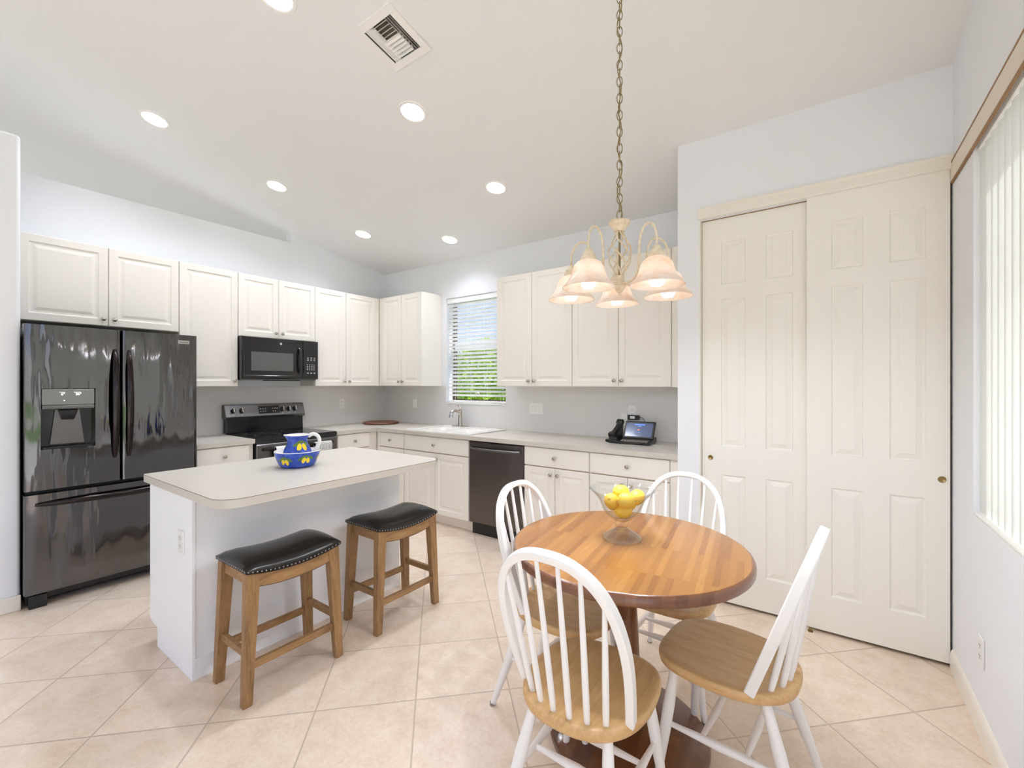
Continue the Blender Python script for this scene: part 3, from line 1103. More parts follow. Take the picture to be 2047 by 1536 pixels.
def baseB(label, x0, x1, doors, drawers, extra=(), hollow=False):
    dd = [(a - x0 + G, b_ - x0 - G, DOZ[0], DOZ[1], (b_ - x0 - 0.033 if k > 0 else a - x0 + 0.033), DOZ[1] - 0.05) for a, b_, k in doors]
    dr = [(a - x0 + G, b_ - x0 - G, DRZ[0], DRZ[1], (a + b_) / 2 - x0) for a, b_ in drawers]
    ex = [(nm, a - x0, b_ - x0, ZB0, ZB1, -BDB - 0.012, -BDB - 0.0005) for nm, a, b_ in extra]
    return cabinet('base_cabinet', label, (x0, YB - 0.001, 0), 0, x1 - x0, BDB, ZB0, ZB1, dd, dr, toe=True, extra=ex, hollow=hollow)


baseB('cream corner base cabinet with a small drawer, left of the sink cabinet', -4.1035, -3.634, [(-4.05, -3.636, 1)], [(-4.05, -3.636)])
baseB('cream sink base cabinet with one wide drawer front over two doors', -3.632, -2.732, [(-3.630, -3.180, 1), (-3.180, -2.734, -1)], [(-3.630, -2.734)], hollow=True)
baseB('cream base cabinet with one drawer over two doors, right of the dishwasher', -2.110, -1.503, [(-2.108, -1.808, 1), (-1.808, -1.505, -1)], [(-2.108, -1.505)])
baseB('cream base cabinet ending at the closet wall, behind the lemon bowl', -1.502, -0.818, [(-1.498, -1.198, 1), (-1.198, -0.894, -1)], [(-1.498, -0.894)], [('filler_strip', -0.891, -0.819)])

# worktops
CT0, CT1 = 0.8765, 0.914


def counter_obj(name, label, boxes, outline=None):
    mb = MB()
    for b_ in boxes:
        mb.box(*b_, CT0, CT1)
    o = mb.build(name, 'counter')
    return tag(o, label, 'worktop')


YC, XC = 3.094, -4.069
SK = (-3.56, -2.80, 3.19, 3.70)      # sink cut-out
counter_obj('worktop', 'short pale laminate worktop between refrigerator and range', [(XL + 0.001, XC, 1.392, 1.829)])
counter_obj('worktop', 'long L-shaped pale laminate worktop holding the sink and phone',
            [(XL + 0.001, XC, 2.621, YC), (XL + 0.001, SK[0], YC, YB - 0.001), (SK[1], -0.818, YC, YB - 0.001), (SK[0], SK[1], YC, SK[2]), (SK[0], SK[1], SK[3], YB - 0.001)])
# backsplash sheets
mb = MB().box(XL + 0.0008, XL + 0.006, 1.392, YB - 0.0068, CT1 + 0.0005, ZU0 - 0.0008)
tag(mb.build('backsplash', 'splash'), 'grey laminate backsplash sheet behind the range on the left wall', 'backsplash')
mb = MB().box(XL + 0.0008, WX0 - 0.001, YB - 0.006, YB - 0.0008, CT1 + 0.0005, ZU0 - 0.0008).box(WX1 + 0.001, -0.8165, YB - 0.006, YB - 0.0008, CT1 + 0.0005, ZU0 - 0.0008)
mb.box(WX0 - 0.001, WX1 + 0.001, YB - 0.006, YB - 0.0008, CT1 + 0.0005, WZ0 - 0.001)
tag(mb.build('backsplash', 'splash'), 'grey laminate backsplash sheet under the sink window and right cabinets', 'backsplash')

# ---------------------------------------------------------------- sink and faucet
t = thing('kitchen_sink', 'white drop-in double-bowl sink set in the worktop under the window', 'sink', (-3.18, 3.43, CT1))
mb = MB()
x0, x1, y0, y1 = -0.445, 0.445, -0.30, 0.285
zt = 0.010


def ring(mb, out, inn, z0_, z1_):
    n = len(out)
    mb.add([(x, y, z0_) for x, y in out] + [(x, y, z1_) for x, y in inn], [(i, (i + 1) % n, n + (i + 1) % n, n + i) for i in range(n)])


bas = [(-0.36, -0.012, -0.225, 0.165), (0.012, 0.36, -0.225, 0.165)]
mb.box(x0, x1, 0.165, y1, 0.0005, zt).box(x0, x1, y0, -0.225, 0.0005, zt).box(x0, -0.36, -0.225, 0.165, 0.0005, zt).box(0.36, x1, -0.225, 0.165, 0.0005, zt).box(-0.012, 0.012, -0.225, 0.165, -0.03, zt - 0.003)
mb.build('rim', 'porcelain', t, bevel=0.004)
for a, b_, c, d in bas:
    mb = MB()
    o_ = rrect(a, b_, c, d, 0.0001, 1)
    top = rrect(a, b_, c, d, 0.05)
    mid = rrect(a + 0.01, b_ - 0.01, c + 0.01, d - 0.01, 0.06)
    bot = rrect(a + 0.05, b_ - 0.05, c + 0.05, d - 0.05, 0.05)
    ring(mb, top, mid, 0.001, -0.02)
    ring(mb, mid, bot, -0.02, -0.17)
    mb.add([(x, y, -0.17) for x, y in bot], [tuple(range(len(bot)))])
    mb.build('basin', 'porcelain', t, 50)
t = thing('faucet', 'brushed nickel single-lever faucet standing behind the sink', 'faucet', (-3.345, 3.672, CT1 + 0.0105))
MB().prism([(x * 1.0, y) for x, y in rrect(-0.115, 0.115, -0.027, 0.027, 0.026, 6)], 0.0, 0.007).build('deck_plate', 'nickel', t, bevel=0.002, smooth=40)
MB().lathe([(0.0001, 0.0075), (0.027, 0.0075), (0.024, 0.02), (0.021, 0.10), (0.020, 0.15), (0.022, 0.165), (0.018, 0.185), (0.0001, 0.19)], n=24).build('body', 'nickel', t, 50)
pth = cat_rom([(0.0, 0.0, 0.13), (-0.012, -0.035, 0.172), (-0.02, -0.075, 0.178), (-0.026, -0.115, 0.155)], 6)
mb = MB().tube(pth, [0.016] * len(pth), 14)
mb.build('spout', 'nickel', t, 50)
MB().lathe([(0.0001, 0.06), (0.015, 0.058), (0.018, 0.03), (0.023, 0.006), (0.0225, 0.0), (0.0001, 0.001)], (-0.026, -0.118, 0.103), 20).build('spray_head', 'chrome', t, 50)
pth = cat_rom([(0.0, 0.0, 0.183), (-0.012, 0.012, 0.203), (-0.04, 0.016, 0.226), (-0.078, 0.0, 0.232)], 5)
MB().tube(pth, [0.010 - 0.007 * i / (len(pth) - 1) for i in range(len(pth))], 10).build('lever', 'nickel', t, 50)

# ---------------------------------------------------------------- refrigerator
FX, FY0, FY1, FZ = -3.985, 0.458, 1.366, 1.768
t = thing('refrigerator', 'black stainless french-door refrigerator with water dispenser', 'refrigerator', (FX, FY0, 0), R90)
Wf = FY1 - FY0
D0 = 0.075                    # door thickness; front at y=0 (local), wall at y=+0.78
MB().box(0.012, Wf - 0.012, D0 + 0.012, 0.775, 0.03, 1.755).build('cabinet_body', 'black', t)
MB().box(0.03, Wf - 0.03, D0 + 0.03, D0 + 0.05, 0.02, 0.085).box(0.02, 0.10, 0.02, 0.10, 0.0, 0.08).box(Wf - 0.10, Wf - 0.02, 0.02, 0.10, 0.0, 0.08).build('kick_grille', 'black', t, bevel=0.004)
mb = MB()
for k in range(5):
    mb.box(0.12, Wf - 0.12, D0 + 0.022, D0 + 0.03, 0.03 + k * 0.011, 0.035 + k * 0.011)
mb.build('grille_bars', 'black', t)


def fridge_door(x0, x1, z0, z1, hole=None):
    """slightly bowed front (local y) with rounded vertical edges"""
    mb = MB()
    n = 14
    vs, fs = [], []
    xs = [x0 + (x1 - x0) * i / n for i in range(n + 1)]
    zs = [z0, z1] if not hole else [z0, hole[2], hole[3], z1]
    if hole:
        xs = sorted(xs + [hole[0], hole[1]])

    def yy(x):
        e = min(x - x0, x1 - x)
        r = 0.012
        yb_ = 0.006 * ((2 * (x - (x0 + x1) / 2) / (x1 - x0)) ** 2)
        return yb_ + (r - math.sqrt(max(0, r * r - (r - e) ** 2)) if e < r else 0)
    xs = sorted(set(xs + [x0 + 0.002, x0 + 0.005, x0 + 0.009, x1 - 0.002, x1 - 0.005, x1 - 0.009]))
    K = len(zs)
    for x in xs:
        for z in zs:
            vs.append((x, yy(x), z))
    for i in range(len(xs) - 1):
        for j in range(K - 1):
            if hole and j == 1 and xs[i] >= hole[0] - 1e-6 and xs[i + 1] <= hole[1] + 1e-6:
                continue
            fs.append((i * K + j, (i + 1) * K + j, (i + 1) * K + j + 1, i * K + j + 1))
    mb.add(vs, fs)
    # top, bottom and back
    for z in (z0, z1):
        p = [(x, yy(x), z) for x in xs] + [(x1, D0, z), (x0, D0, z)]
        mb.add(p, [tuple(range(len(p)))])
    mb.add([(x0, yy(x0), z0), (x0, D0, z0), (x0, D0, z1), (x0, yy(x0), z1), (x1, yy(x1), z0), (x1, D0, z0), (x1, D0, z1), (x1, yy(x1), z1)], [(0, 1, 2, 3), (4, 5, 6, 7), (1, 5, 6, 2)])
    return mb


SPL = 0.9145 - FY0
HX = (0.527 - FY0, 0.779 - FY0, 0.985, 1.368)
dl = fridge_door(0.0, SPL - 0.004, 0.733, FZ, HX).build('left_door', 'steel', t, 35)
dr = fridge_door(SPL + 0.004, Wf, 0.733, FZ).build('right_door', 'steel', t, 35)
fz = fridge_door(0.0, Wf, 0.092, 0.707).build('freezer_drawer', 'steel', t, 35)


def bowed_handle(parent, x, z0, z1, vertical=True, x1=None):
    n = 20
    pts, sc = [], []
    for i in range(n + 1):
        u = i / n
        o = math.sin(PI * u) ** 0.6 * 0.045
        pts.append((x, -o + 0.004, z0 + (z1 - z0) * u) if vertical else (x + (x1 - x) * u, -o + 0.004, z0))
        sc.append(0.45 + 0.55 * math.sin(PI * min(1, max(0, u))) ** 0.5)
    sec = [(0.020 * math.cos(2 * PI * k / 14), 0.012 * math.sin(2 * PI * k / 14)) for k in range(14)]
    mb = MB()
    if vertical:
        mb.sweep(pts, sec, (0, 1, 0), True, False, sc)
    else:
        mb.sweep(pts, [(b_ * 1.0, a) for a, b_ in sec], (0, 0, 1), True, False, sc)
    return mb.build('handle', 'steelflat', parent, 60)


M['handledark'] = mat('dark_handle', rgb(58, 52, 52), 0.16, 1.0)
for o in (bowed_handle(dl, 0.879 - FY0, 0.892, 1.633), bowed_handle(dr, 0.953 - FY0, 0.892, 1.633), bowed_handle(fz, 0.045, 0.645, 0.645, False, Wf - 0.045)):
    o.data.materials[0] = M['handledark']
# dispenser in the left door
a, b_, c, d = HX
MB().box(a, b_, 0.055, 0.06, c, d).add([(a, 0.004, c), (a, 0.055, c), (a, 0.055, d), (a, 0.004, d), (b_, 0.004, c), (b_, 0.055, c), (b_, 0.055, d), (b_, 0.004, d)],
                                     [(0, 1, 2, 3), (4, 5, 6, 7), (0, 1, 5, 4), (3, 2, 6, 7)]).build('dispenser_recess', 'blackgloss', dl)
MB().box(a + 0.004, b_ - 0.004, 0.0, 0.03, 1.262, d - 0.004).build('dispenser_panel', 'dispenser', dl, bevel=0.004)
MB().box(a + 0.004, b_ - 0.004, -0.003, 0.035, 1.236, 1.2605).build('dispenser_lip', 'steelflat', dl, bevel=0.004)
cxm = (a + b_) / 2
mb = MB().add([(cxm - 0.048, 0.02, 1.232), (cxm + 0.048, 0.02, 1.232), (cxm + 0.03, 0.028, 1.165), (cxm - 0.03, 0.028, 1.165),
               (cxm - 0.048, 0.052, 1.232), (cxm + 0.048, 0.052, 1.232), (cxm + 0.03, 0.052, 1.165), (cxm - 0.03, 0.052, 1.165)],
              [(0, 1, 2, 3), (4, 7, 6, 5), (0, 4, 5, 1), (3, 2, 6, 7), (0, 3, 7, 4), (1, 5, 6, 2)])
mb.build('dispenser_spout', 'blackgloss', dl, bevel=0.006)
mb = MB().add([(cxm - 0.058, 0.040, 1.232), (cxm + 0.055, 0.040, 1.232), (cxm + 0.078, 0.036, 1.012), (cxm - 0.080, 0.036, 1.012),
               (cxm - 0.058, 0.052, 1.232), (cxm + 0.055, 0.052, 1.232), (cxm + 0.078, 0.052, 1.012), (cxm - 0.080, 0.052, 1.012)],
              [(0, 1, 2, 3), (4, 7, 6, 5), (0, 4, 5, 1), (3, 2, 6, 7), (0, 3, 7, 4), (1, 5, 6, 2)])
mb.build('dispenser_paddle', 'steelflat', dl)
MB().box(a + 0.01, b_ - 0.01, 0.006, 0.05, c + 0.002, c + 0.012).build('drip_tray', 'black', dl)
text('6\u00b0', 0.020, 'readout', 'outlight', dl, (cxm - 0.028, -0.001, 1.330), (PI / 2, 0, 0))
text('36\u00b0', 0.020, 'readout', 'outlight', dl, (cxm + 0.044, -0.001, 1.330), (PI / 2, 0, 0))
mb = MB().lathe([(0.0001, 0.001), (0.003, 0.001), (0.003, 0)], (cxm - 0.022, 0, 1.29), 10, ax='-y')
mb.box(cxm - 0.045, cxm - 0.018, -0.0006, 0, 1.3425, 1.3435).box(cxm + 0.022, cxm + 0.056, -0.0006, 0, 1.3425, 1.3435).build('indicator_lights', 'outlight', dl)
bx = 1.277 - FY0
MB().box(bx - 0.036, bx + 0.036, -0.0005, 0.008, 1.700, 1.727).build('badge', 'chrome', dr, bevel=0.001)
text('FRIGIDAIRE', 0.0115, 'badge_lettering', 'slot', dr, (bx, -0.0007, 1.711), (PI / 2, 0, 0), 0.0003)

# ---------------------------------------------------------------- microwave
t = thing('microwave', 'black over-the-range microwave under the short wall cabinet', 'microwave', (XL + 0.001, 1.860, 0), R90)
Wm = 0.752
Z0, Z1 = 1.440, 1.842
yf = -0.345                         # door plane starts here, front 0.02 further
MB().box(0.0, Wm, yf, -0.001, Z0 + 0.01, Z1).build('case', 'micro', t, bevel=0.002)
mb = MB().box(0.002, Wm - 0.002, yf + 0.02, -0.06, Z0 - 0.006, Z0 + 0.0095)
mb.build('underside_vent', 'steelflat', t)
mb = MB()
mb.prism(rrect(0.24, 0.60, yf + 0.03, yf + 0.12, 0.03), Z0 - 0.014, Z0 - 0.0065)
mb.build('lamp_cover', 'black', t, bevel=0.003)
dx = 0.585
do = MB().ringpanel(0.0, dx, Z0 + 0.006, Z1 - 0.001, yf - 0.025, [(0, 0.006), (0.006, 0.0), (0.030, 0.0), (0.032, 0.0015)], yf - 0.0005).build('door', 'micro', t)
MB().box(0.082, 0.482, yf - 0.0245, yf - 0.022, Z0 + 0.085, Z0 + 0.262).build('window', 'mesh', do)
n = 12
pts = [(0.545, yf - 0.025 - 0.034 * math.sin(PI * i / n) ** 0.5, Z0 + 0.06 + 0.26 * i / n) for i in range(n + 1)]
MB().sweep(pts, [(0.013 * math.cos(2 * PI * k / 12), 0.009 * math.sin(2 * PI * k / 12)) for k in range(12)], (0, 1, 0)).build('handle', 'micro', do, 60)
MB().lathe([(0.0001, 0.001), (0.011, 0.001), (0.0115, 0)], (0.36, yf - 0.025, Z1 - 0.050), 24, ax='-y').build('badge', 'icon', do)
text('GE', 0.009, 'badge_lettering', 'slot', do, (0.36, yf - 0.0265, Z1 - 0.050), (PI / 2, 0, 0), 0.0003)
cp = MB().ringpanel(dx + 0.002, Wm, Z0 + 0.006, Z1 - 0.001, yf - 0.025, [(0, 0.006), (0.006, 0)], yf - 0.0005).build('control_panel', 'micro', t)
mb = MB()
for r_ in range(3):
    for c_ in range(3):
        mb.box(dx + 0.045 + c_ * 0.035, dx + 0.060 + c_ * 0.035, yf - 0.0256, yf - 0.0248, Z1 - 0.175 - r_ * 0.014, Z1 - 0.170 - r_ * 0.014)
for r_ in range(4):
    for c_ in range(4):
        mb.box(dx + 0.042 + c_ * 0.024, dx + 0.051 + c_ * 0.024, yf - 0.0256, yf - 0.0248, Z1 - 0.250 - r_ * 0.017, Z1 - 0.243 - r_ * 0.017)
for c_ in range(3):
    mb.box(dx + 0.045 + c_ * 0.035, dx + 0.060 + c_ * 0.035, yf - 0.0256, yf - 0.0248, Z1 - 0.338, Z1 - 0.328)
mb.build('keypad', 'icon', cp)
MB().box(dx + 0.04, Wm - 0.02, yf - 0.0254, yf - 0.0247, Z1 - 0.145, Z1 - 0.095).build('display', 'blackgloss', cp)

# ---------------------------------------------------------------- range
t = thing('electric_range', 'black stainless electric range with rear control panel', 'stove', (XL + 0.008, 1.834, 0), R90)
Wr = 0.783
Yr = -(4.77 - 4.06) + 0.008         # front plane
MB().box(0.0, Wr, Yr + 0.045, -0.002, 0.02, 0.895).build('body', 'black', t)
MB().prism(rrect(0.0, Wr, Yr + 0.01, -0.06, 0.012, 4), 0.8955, 0.917).build('cooktop', 'blackgloss', t, bevel=0.004)
mb = MB()
for x, y, r in ((0.2, -0.49, 0.11), (0.58, -0.49, 0.085), (0.2, -0.22, 0.075), (0.58, -0.22, 0.11)):
    mb.lathe([(r, 0.9172), (r, 0.9176), (r - 0.003, 0.9176), (r - 0.003, 0.9172)], (x, y, 0), 40)
mb.build('burner_rings', 'steelflat', t)
# backguard: black lower face, tilted stainless control panel
mb = MB().add([(x, y, z) for x in (0.012, Wr - 0.012) for y, z in ((-0.002, 0.917), (-0.075, 0.917), (-0.066, 1.062), (-0.002, 1.062))],
              [(0, 1, 2, 3), (7, 6, 5, 4), (0, 4, 5, 1), (1, 5, 6, 2), (2, 6, 7, 3), (0, 3, 7, 4)])
mb.build('backguard', 'blackgloss', t, bevel=0.003)
A_, B_ = (-0.095, 1.075), (-0.052, 1.188)          # tilted face bottom, top (y, z)
mb = MB().add([(x, y, z) for x in (0.0, Wr) for y, z in ((-0.002, 1.0625), (-0.085, 1.050), A_, B_, (-0.045, 1.192), (-0.002, 1.192))],
              [tuple(range(6)), tuple(range(11, 5, -1))] + [(i, (i + 1) % 6, 6 + (i + 1) % 6, 6 + i) for i in range(6)])
cp = mb.build('control_panel', 'steelflat', t, bevel=0.003)
ang = math.atan2(B_[0] - A_[0], B_[1] - A_[1])
FM = Matrix.Translation((0, (A_[0] + B_[0]) / 2, (A_[1] + B_[1]) / 2)) @ Matrix.Rotation(-ang, 4, 'X')
mb = MB().ringpanel(0.305, 0.515, -0.040, 0.042, -0.0015, [(0, 0.001), (0.002, 0)], 0.001).tr(FM)
mb.build('display', 'blackgloss', cp)
mb = MB()
for (x, z) in ((0.325, 0.012), (0.348, 0.012), (0.371, 0.012), (0.325, -0.016), (0.348, -0.016), (0.371, -0.016), (0.447, 0.012), (0.470, 0.012), (0.492, 0.012), (0.447, -0.016), (0.470, -0.016)):
    mb.box(x - 0.006, x + 0.006, -0.0026, -0.0015, z - 0.003, z + 0.004)
mb.tr(FM).build('display_print', 'icon', cp)
for x in (0.070, 0.147, 0.545, 0.612, 0.678):
    k = MB().lathe([(0.0001, 0.024), (0.017, 0.023), (0.021, 0.018), (0.023, 0.002), (0.023, 0.0)], (x, -0.0005, 0.002), 24, ax='-y').tr(FM).build('knob', 'black', cp, 50)
    MB().box(x - 0.006, x + 0.006, -0.034, -0.0232, -0.021, 0.024).tr(FM).build('grip', 'chrome', k, bevel=0.002)
mb = MB()
for x in (0.070, 0.147, 0.545, 0.612, 0.678):
    mb.box(x - 0.008, x + 0.008, -0.0012, -0.0002, -0.042, -0.038)
mb.tr(FM).build('knob_print', 'icon', cp)
od = MB().ringpanel(0.004, Wr - 0.004, 0.27, 0.862, Yr, [(0, 0.006), (0.006, 0)], Yr + 0.043).build('oven_door', 'steelflat', t)
MB().box(0.11, Wr - 0.11, Yr - 0.001, Yr + 0.002, 0.38, 0.70).build('oven_window', 'blackgloss', od)
n = 16
pts = [(0.05 + (Wr - 0.10) * i / n, Yr + 0.002 - 0.05 * math.sin(PI * i / n) ** 0.35, 0.815) for i in range(n + 1)]
hd = MB().sweep(pts, [(0.011 * math.cos(2 * PI * k / 12), 0.013 * math.sin(2 * PI * k / 12)) for k in range(12)]).build('handle', 'steelflat', od, 60)
hd.data.materials[0] = M['handledark']
MB().box(0.004, Wr - 0.004, Yr + 0.012, Yr + 0.043, 0.866, 0.8945).build('front_vent', 'black', t)
MB().ringpanel(0.004, Wr - 0.004, 0.08, 0.262, Yr, [(0, 0.006), (0.006, 0)], Yr + 0.043).build('storage_drawer', 'steelflat', t)


def towel(name, label, y0, y1, m, drop):
    o = thing(name, label, 'towel', (0, 0, 0))
    mb = MB()
    hx, hz = XL + 0.008 - Yr + 0.048, 0.815
    n = 22
    prof = []
    for i in range(9):
        a = PI * i / 8
        prof.append((hx - 0.019 * math.cos(a), hz + 0.019 * math.sin(a)))
    prof = [(hx - 0.021, hz - drop * 0.8)] + prof + [(hx + 0.021, hz - 0.1), (hx + 0.024, hz - drop)]
    vs, fs = [], []
    K = len(prof)
    for i in range(n + 1):
        y = y0 + (y1 - y0) * i / n
        for x, z in prof:
            vs.append((x + (0.0025 * math.sin(9 * PI * i / n) if z < hz - 0.05 else 0), y, z))
    for i in range(n):
        for k in range(K - 1):
            fs.append((i * K + k, (i + 1) * K + k, (i + 1) * K + k + 1, i * K + k + 1))
    mb.add(vs, fs)
    c = mb.build('cloth', m, o, 60)
    md = c.modifiers.new('thick', 'SOLIDIFY')
    md.thickness = 0.004
    md.offset = 1
    return o


towel('hand_towel', 'plain white towel hanging from the left of the oven handle', 1.975, 2.20, 'towel', 0.36)
towel('hand_towel', 'black-and-white checked towel hanging from the right of the oven handle', 2.345, 2.515, 'check', 0.33)

# ---------------------------------------------------------------- dishwasher
t = thing('dishwasher', 'dark stainless dishwasher with a curved bar handle', 'dishwasher', (-2.728, YB - 0.002, 0))
Wd = 0.614
yfd = -(YB - 3.115)
MB().box(0.002, Wd - 0.002, yfd + 0.062, -0.002, 0.02, 0.872).build('tub', 'black', t)
do = MB().ringpanel(0.004, Wd - 0.004, 0.118, 0.866, yfd + 0.002, [(0, 0.006), (0.006, 0)], yfd + 0.06).build('door', 'steeldw', t)
n = 14
pts = [(0.035 + (Wd - 0.07) * i / n, yfd + 0.004 - 0.05 * math.sin(PI * i / n) ** 0.4, 0.808) for i in range(n + 1)]
MB().sweep(pts, [(0.016 * math.cos(2 * PI * k / 12), 0.012 * math.sin(2 * PI * k / 12)) for k in range(12)]).build('handle', 'steelflat', do, 60)
MB().box(0.004, Wd - 0.004, yfd + 0.05, yfd + 0.061, 0.0, 0.112).build('kick_plate', 'black', t)

# ---------------------------------------------------------------- island
IX0, IX1, IY0, IY1 = -3.02, -2.432, 0.812, 2.045
IT1 = 0.905
t = thing('kitchen_island', 'white kitchen island base with plain panels', 'island', (IX1, IY0, 0))
Wi = IY1 - IY0
di = IX0 - IX1
mb = MB().add([(x, y, z) for y in (0.0, Wi) for x, z in ((0.0, 0.0), (0.0, IT1 - 0.04), (di, IT1 - 0.04), (di, 0.125), (di + 0.02, 0.11), (di + 0.115, 0.098), (di + 0.115, 0.0))],
              [tuple(range(7)), tuple(range(13, 6, -1))] + [(i, (i + 1) % 7, 7 + (i + 1) % 7, 7 + i) for i in range(7)])
mb.build('carcass', 'island', t, bevel=0.001)
MB().box(0.0003, 0.008, 0.01, Wi, 0.0, 0.102).build('base_strip', 'island', t, bevel=0.001)
MB().box(-0.012, 0.0085, -0.0022, 0.0098, 0.0, 0.86).build('corner_strip', 'island', t)
outl = rrect(-3.04, -2.052, 0.785, 2.085, [0.10, 0.10, 0.02, 0.02], 8)
mb = MB().prism(outl, IT1 - 0.039, IT1)
o = tag(mb.build('island_worktop', 'counter', smooth=40), 'cream laminate island worktop with rounded overhanging corners', 'worktop')
mb = MB().tube([(x, y, IT1 - 0.0012) for x, y in outl], 0.0013, 6, closed=True)
mb.build('edge_seam', 'seam', o)
for lst, zz in (([(XL + 0.001, YC - 0.0, 0), ], 0),):
    pass


# ---------------------------------------------------------------- outlets and switches
def outlet(label, loc, rz, w_=0.07, h_=0.115, kind='outlet'):
    t = thing('wall_outlet' if kind == 'outlet' else 'light_switch', label, kind if kind == 'outlet' else 'switch', loc, rz)
    MB().ringpanel(-w_ / 2, w_ / 2, -h_ / 2, h_ / 2, -0.006, [(0, 0.004), (0.003, 0)], -0.0005).build('cover_plate', 'plate', t)
    if kind == 'outlet':
        for z in (0.021, -0.021):
            r = MB().prism(rrect(-0.017, 0.017, -0.014, 0.014, 0.008), 0, 0.001).tr(Matrix.Translation((0, -0.0065, z)) @ Matrix.Rotation(PI / 2, 4, 'X')).build('receptacle', 'plate', t)
            mb = MB()
            for x in (-0.006, 0.006):
                mb.box(x - 0.001, x + 0.001, -0.0082, -0.0074, z - 0.001, z + 0.007)
            mb.box(-0.0018, 0.0018, -0.0082, -0.0074, z - 0.010, z - 0.006)
            mb.build('slots', 'slot', r)
    else:
        n = max(1, round(w_ / 0.046) - 0) if w_ > 0.08 else 1
        for k in range(n):
            x = (k - (n - 1) / 2) * 0.043
            MB().ringpanel(x - 0.016, x + 0.016, -0.033, 0.033, -0.0095, [(0, 0.002), (0.002, 0)], -0.0062).build('rocker', 'plate', t)
    return t


outlet('white duplex outlet on the backsplash left of the corner', (XL + 0.0062, 3.125, 1.160), R90)
outlet('single white rocker switch on the backsplash left of the sink window', (-4.173, YB - 0.0062, 1.155), 0, kind='switch')
outlet('three-gang white switch plate right of the sink window', (-2.39, YB - 0.0062, 1.148), 0, 0.165, kind='switch')
outlet('white duplex outlet above the desk phone', (-1.397, YB - 0.0062, 1.150), 0)
outlet('white outlet on the end panel of the kitchen island', (-2.562, IY0 - 0.0005, 0.628), 0)
outlet('white outlet low on the right wall', (XR - 0.0005, 2.515, 0.334), -PI / 2)

# ---------------------------------------------------------------- desk phone
t = thing('desk_phone', 'black desk phone with handset and lit screen on the worktop', 'phone', (-1.285, 3.50, CT1), math.radians(2))
MB().add([(x, y, z) for x in (-0.15, 0.15) for y, z in ((-0.10, 0.001), (-0.10, 0.022), (0.10, 0.05), (0.10, 0.001))],
         [(0, 1, 2, 3), (7, 6, 5, 4), (0, 4, 5, 1), (1, 5, 6, 2), (2, 6, 7, 3), (0, 3, 7, 4)]).build('base', 'black', t, bevel=0.006)
mb = MB()
TI = Matrix.Rotation(math.atan2(0.028, 0.2), 4, 'X')
for i in range(9):
    for j in range(3):
        x = -0.075 + i * 0.024
        mb.box(x - 0.009, x + 0.009, -0.094 + j * 0.02, -0.080 + j * 0.02, 0.0235 + j * 0.0028, 0.0275 + j * 0.0028)
mb.build('keypad', 'keygrey', t)
SM = Matrix.Translation((0.03, -0.02, 0.045)) @ Matrix.Rotation(math.radians(-32), 4, 'X')
MB().box(-0.125, 0.125, 0.0, 0.016, 0.0, 0.155).tr(SM).build('screen_housing', 'black', t, bevel=0.005)
sc = MB().box(-0.108, 0.108, -0.0008, 0.0006, 0.014, 0.138).tr(SM).build('screen', 'screen', t)
MB().box(-0.042, 0.042, -0.0016, -0.0009, 0.118, 0.126).box(-0.015, 0.015, -0.0016, -0.0009, 0.107, 0.111).box(-0.03, 0.02, -0.0016, -0.0009, 0.052, 0.054).tr(SM).build('screen_text', 'screentext', sc)
MB().box(-0.009, 0.004, -0.0016, -0.0009, 0.070, 0.080).tr(SM).build('screen_icon', 'screenred', sc)
pts = cat_rom([(-0.165, -0.085, 0.062), (-0.158, -0.03, 0.088), (-0.150, 0.03, 0.125), (-0.146, 0.085, 0.172)], 6)
k = len(pts)
scl = [1.25 if (i < 4 or i > k - 5) else 0.85 for i in range(k)]
MB().sweep(pts, [(0.024, 0.010), (0.018, 0.016), (-0.018, 0.016), (-0.024, 0.010), (-0.024, -0.012), (-0.016, -0.016), (0.016, -0.016), (0.024, -0.012)], (0, 0, 1), True, False, scl).build('handset', 'black', t, bevel=0.003)
MB().box(-0.185, -0.12, -0.09, 0.09, 0.001, 0.05).add([(x, y, z) for x in (-0.18, -0.125) for y, z in ((-0.085, 0.05), (0.088, 0.15), (0.09, 0.05))], [(0, 1, 2), (5, 4, 3), (0, 3, 4, 1), (1, 4, 5, 2), (0, 2, 5, 3)]).build('cradle', 'black', t, bevel=0.003)
pts = []
for i in range(140):
    u = i / 139
    a = u * 2 * PI * 16
    bx_, by_ = -0.175 - 0.055 * math.sin(PI * u), -0.075 + 0.10 * u
    pts.append((bx_ + 0.008 * math.cos(a), by_, 0.0115 + 0.008 * math.sin(a)))
MB().tube(pts, 0.0026, 5).build('coiled_cord', 'black', t, 60)
pts = cat_rom([(0.14, 0.06, 0.012), (0.19, 0.05, 0.004), (0.22, 0.0, 0.003), (0.20, -0.03, 0.003), (0.15, -0.035, 0.004)], 6)
MB().tube(pts, 0.002, 6).build('data_cable', 'plate', t, 60)
t = thing('power_adapter', 'black plug-in power adapter on the outlet above the phone', 'adapter', (-1.372, YB - 0.015, 1.108))
MB().box(-0.055, 0.045, -0.035, 0.0, -0.021, 0.019).build('case', 'black', t, bevel=0.004)
MB().box(-0.03, 0.012, -0.0358, -0.0345, -0.012, 0.010).build('rating_label', 'plate', t)
pts = cat_rom([(0.045, -0.02, 0.0), (0.075, -0.022, -0.004), (0.105, -0.03, -0.045), (0.125, -0.06, -0.10), (0.12, -0.12, -0.15)], 6)
MB().tube(pts, 0.0022, 6).build('cable', 'black', t, 60)
t = thing('power_adapter', 'white plug-in adapter beside the black one above the phone', 'adapter', (-1.462, YB - 0.008, 1.085))
MB().box(-0.033, 0.033, -0.03, 0.0, -0.055, 0.05).build('case', 'plate', t, bevel=0.005)
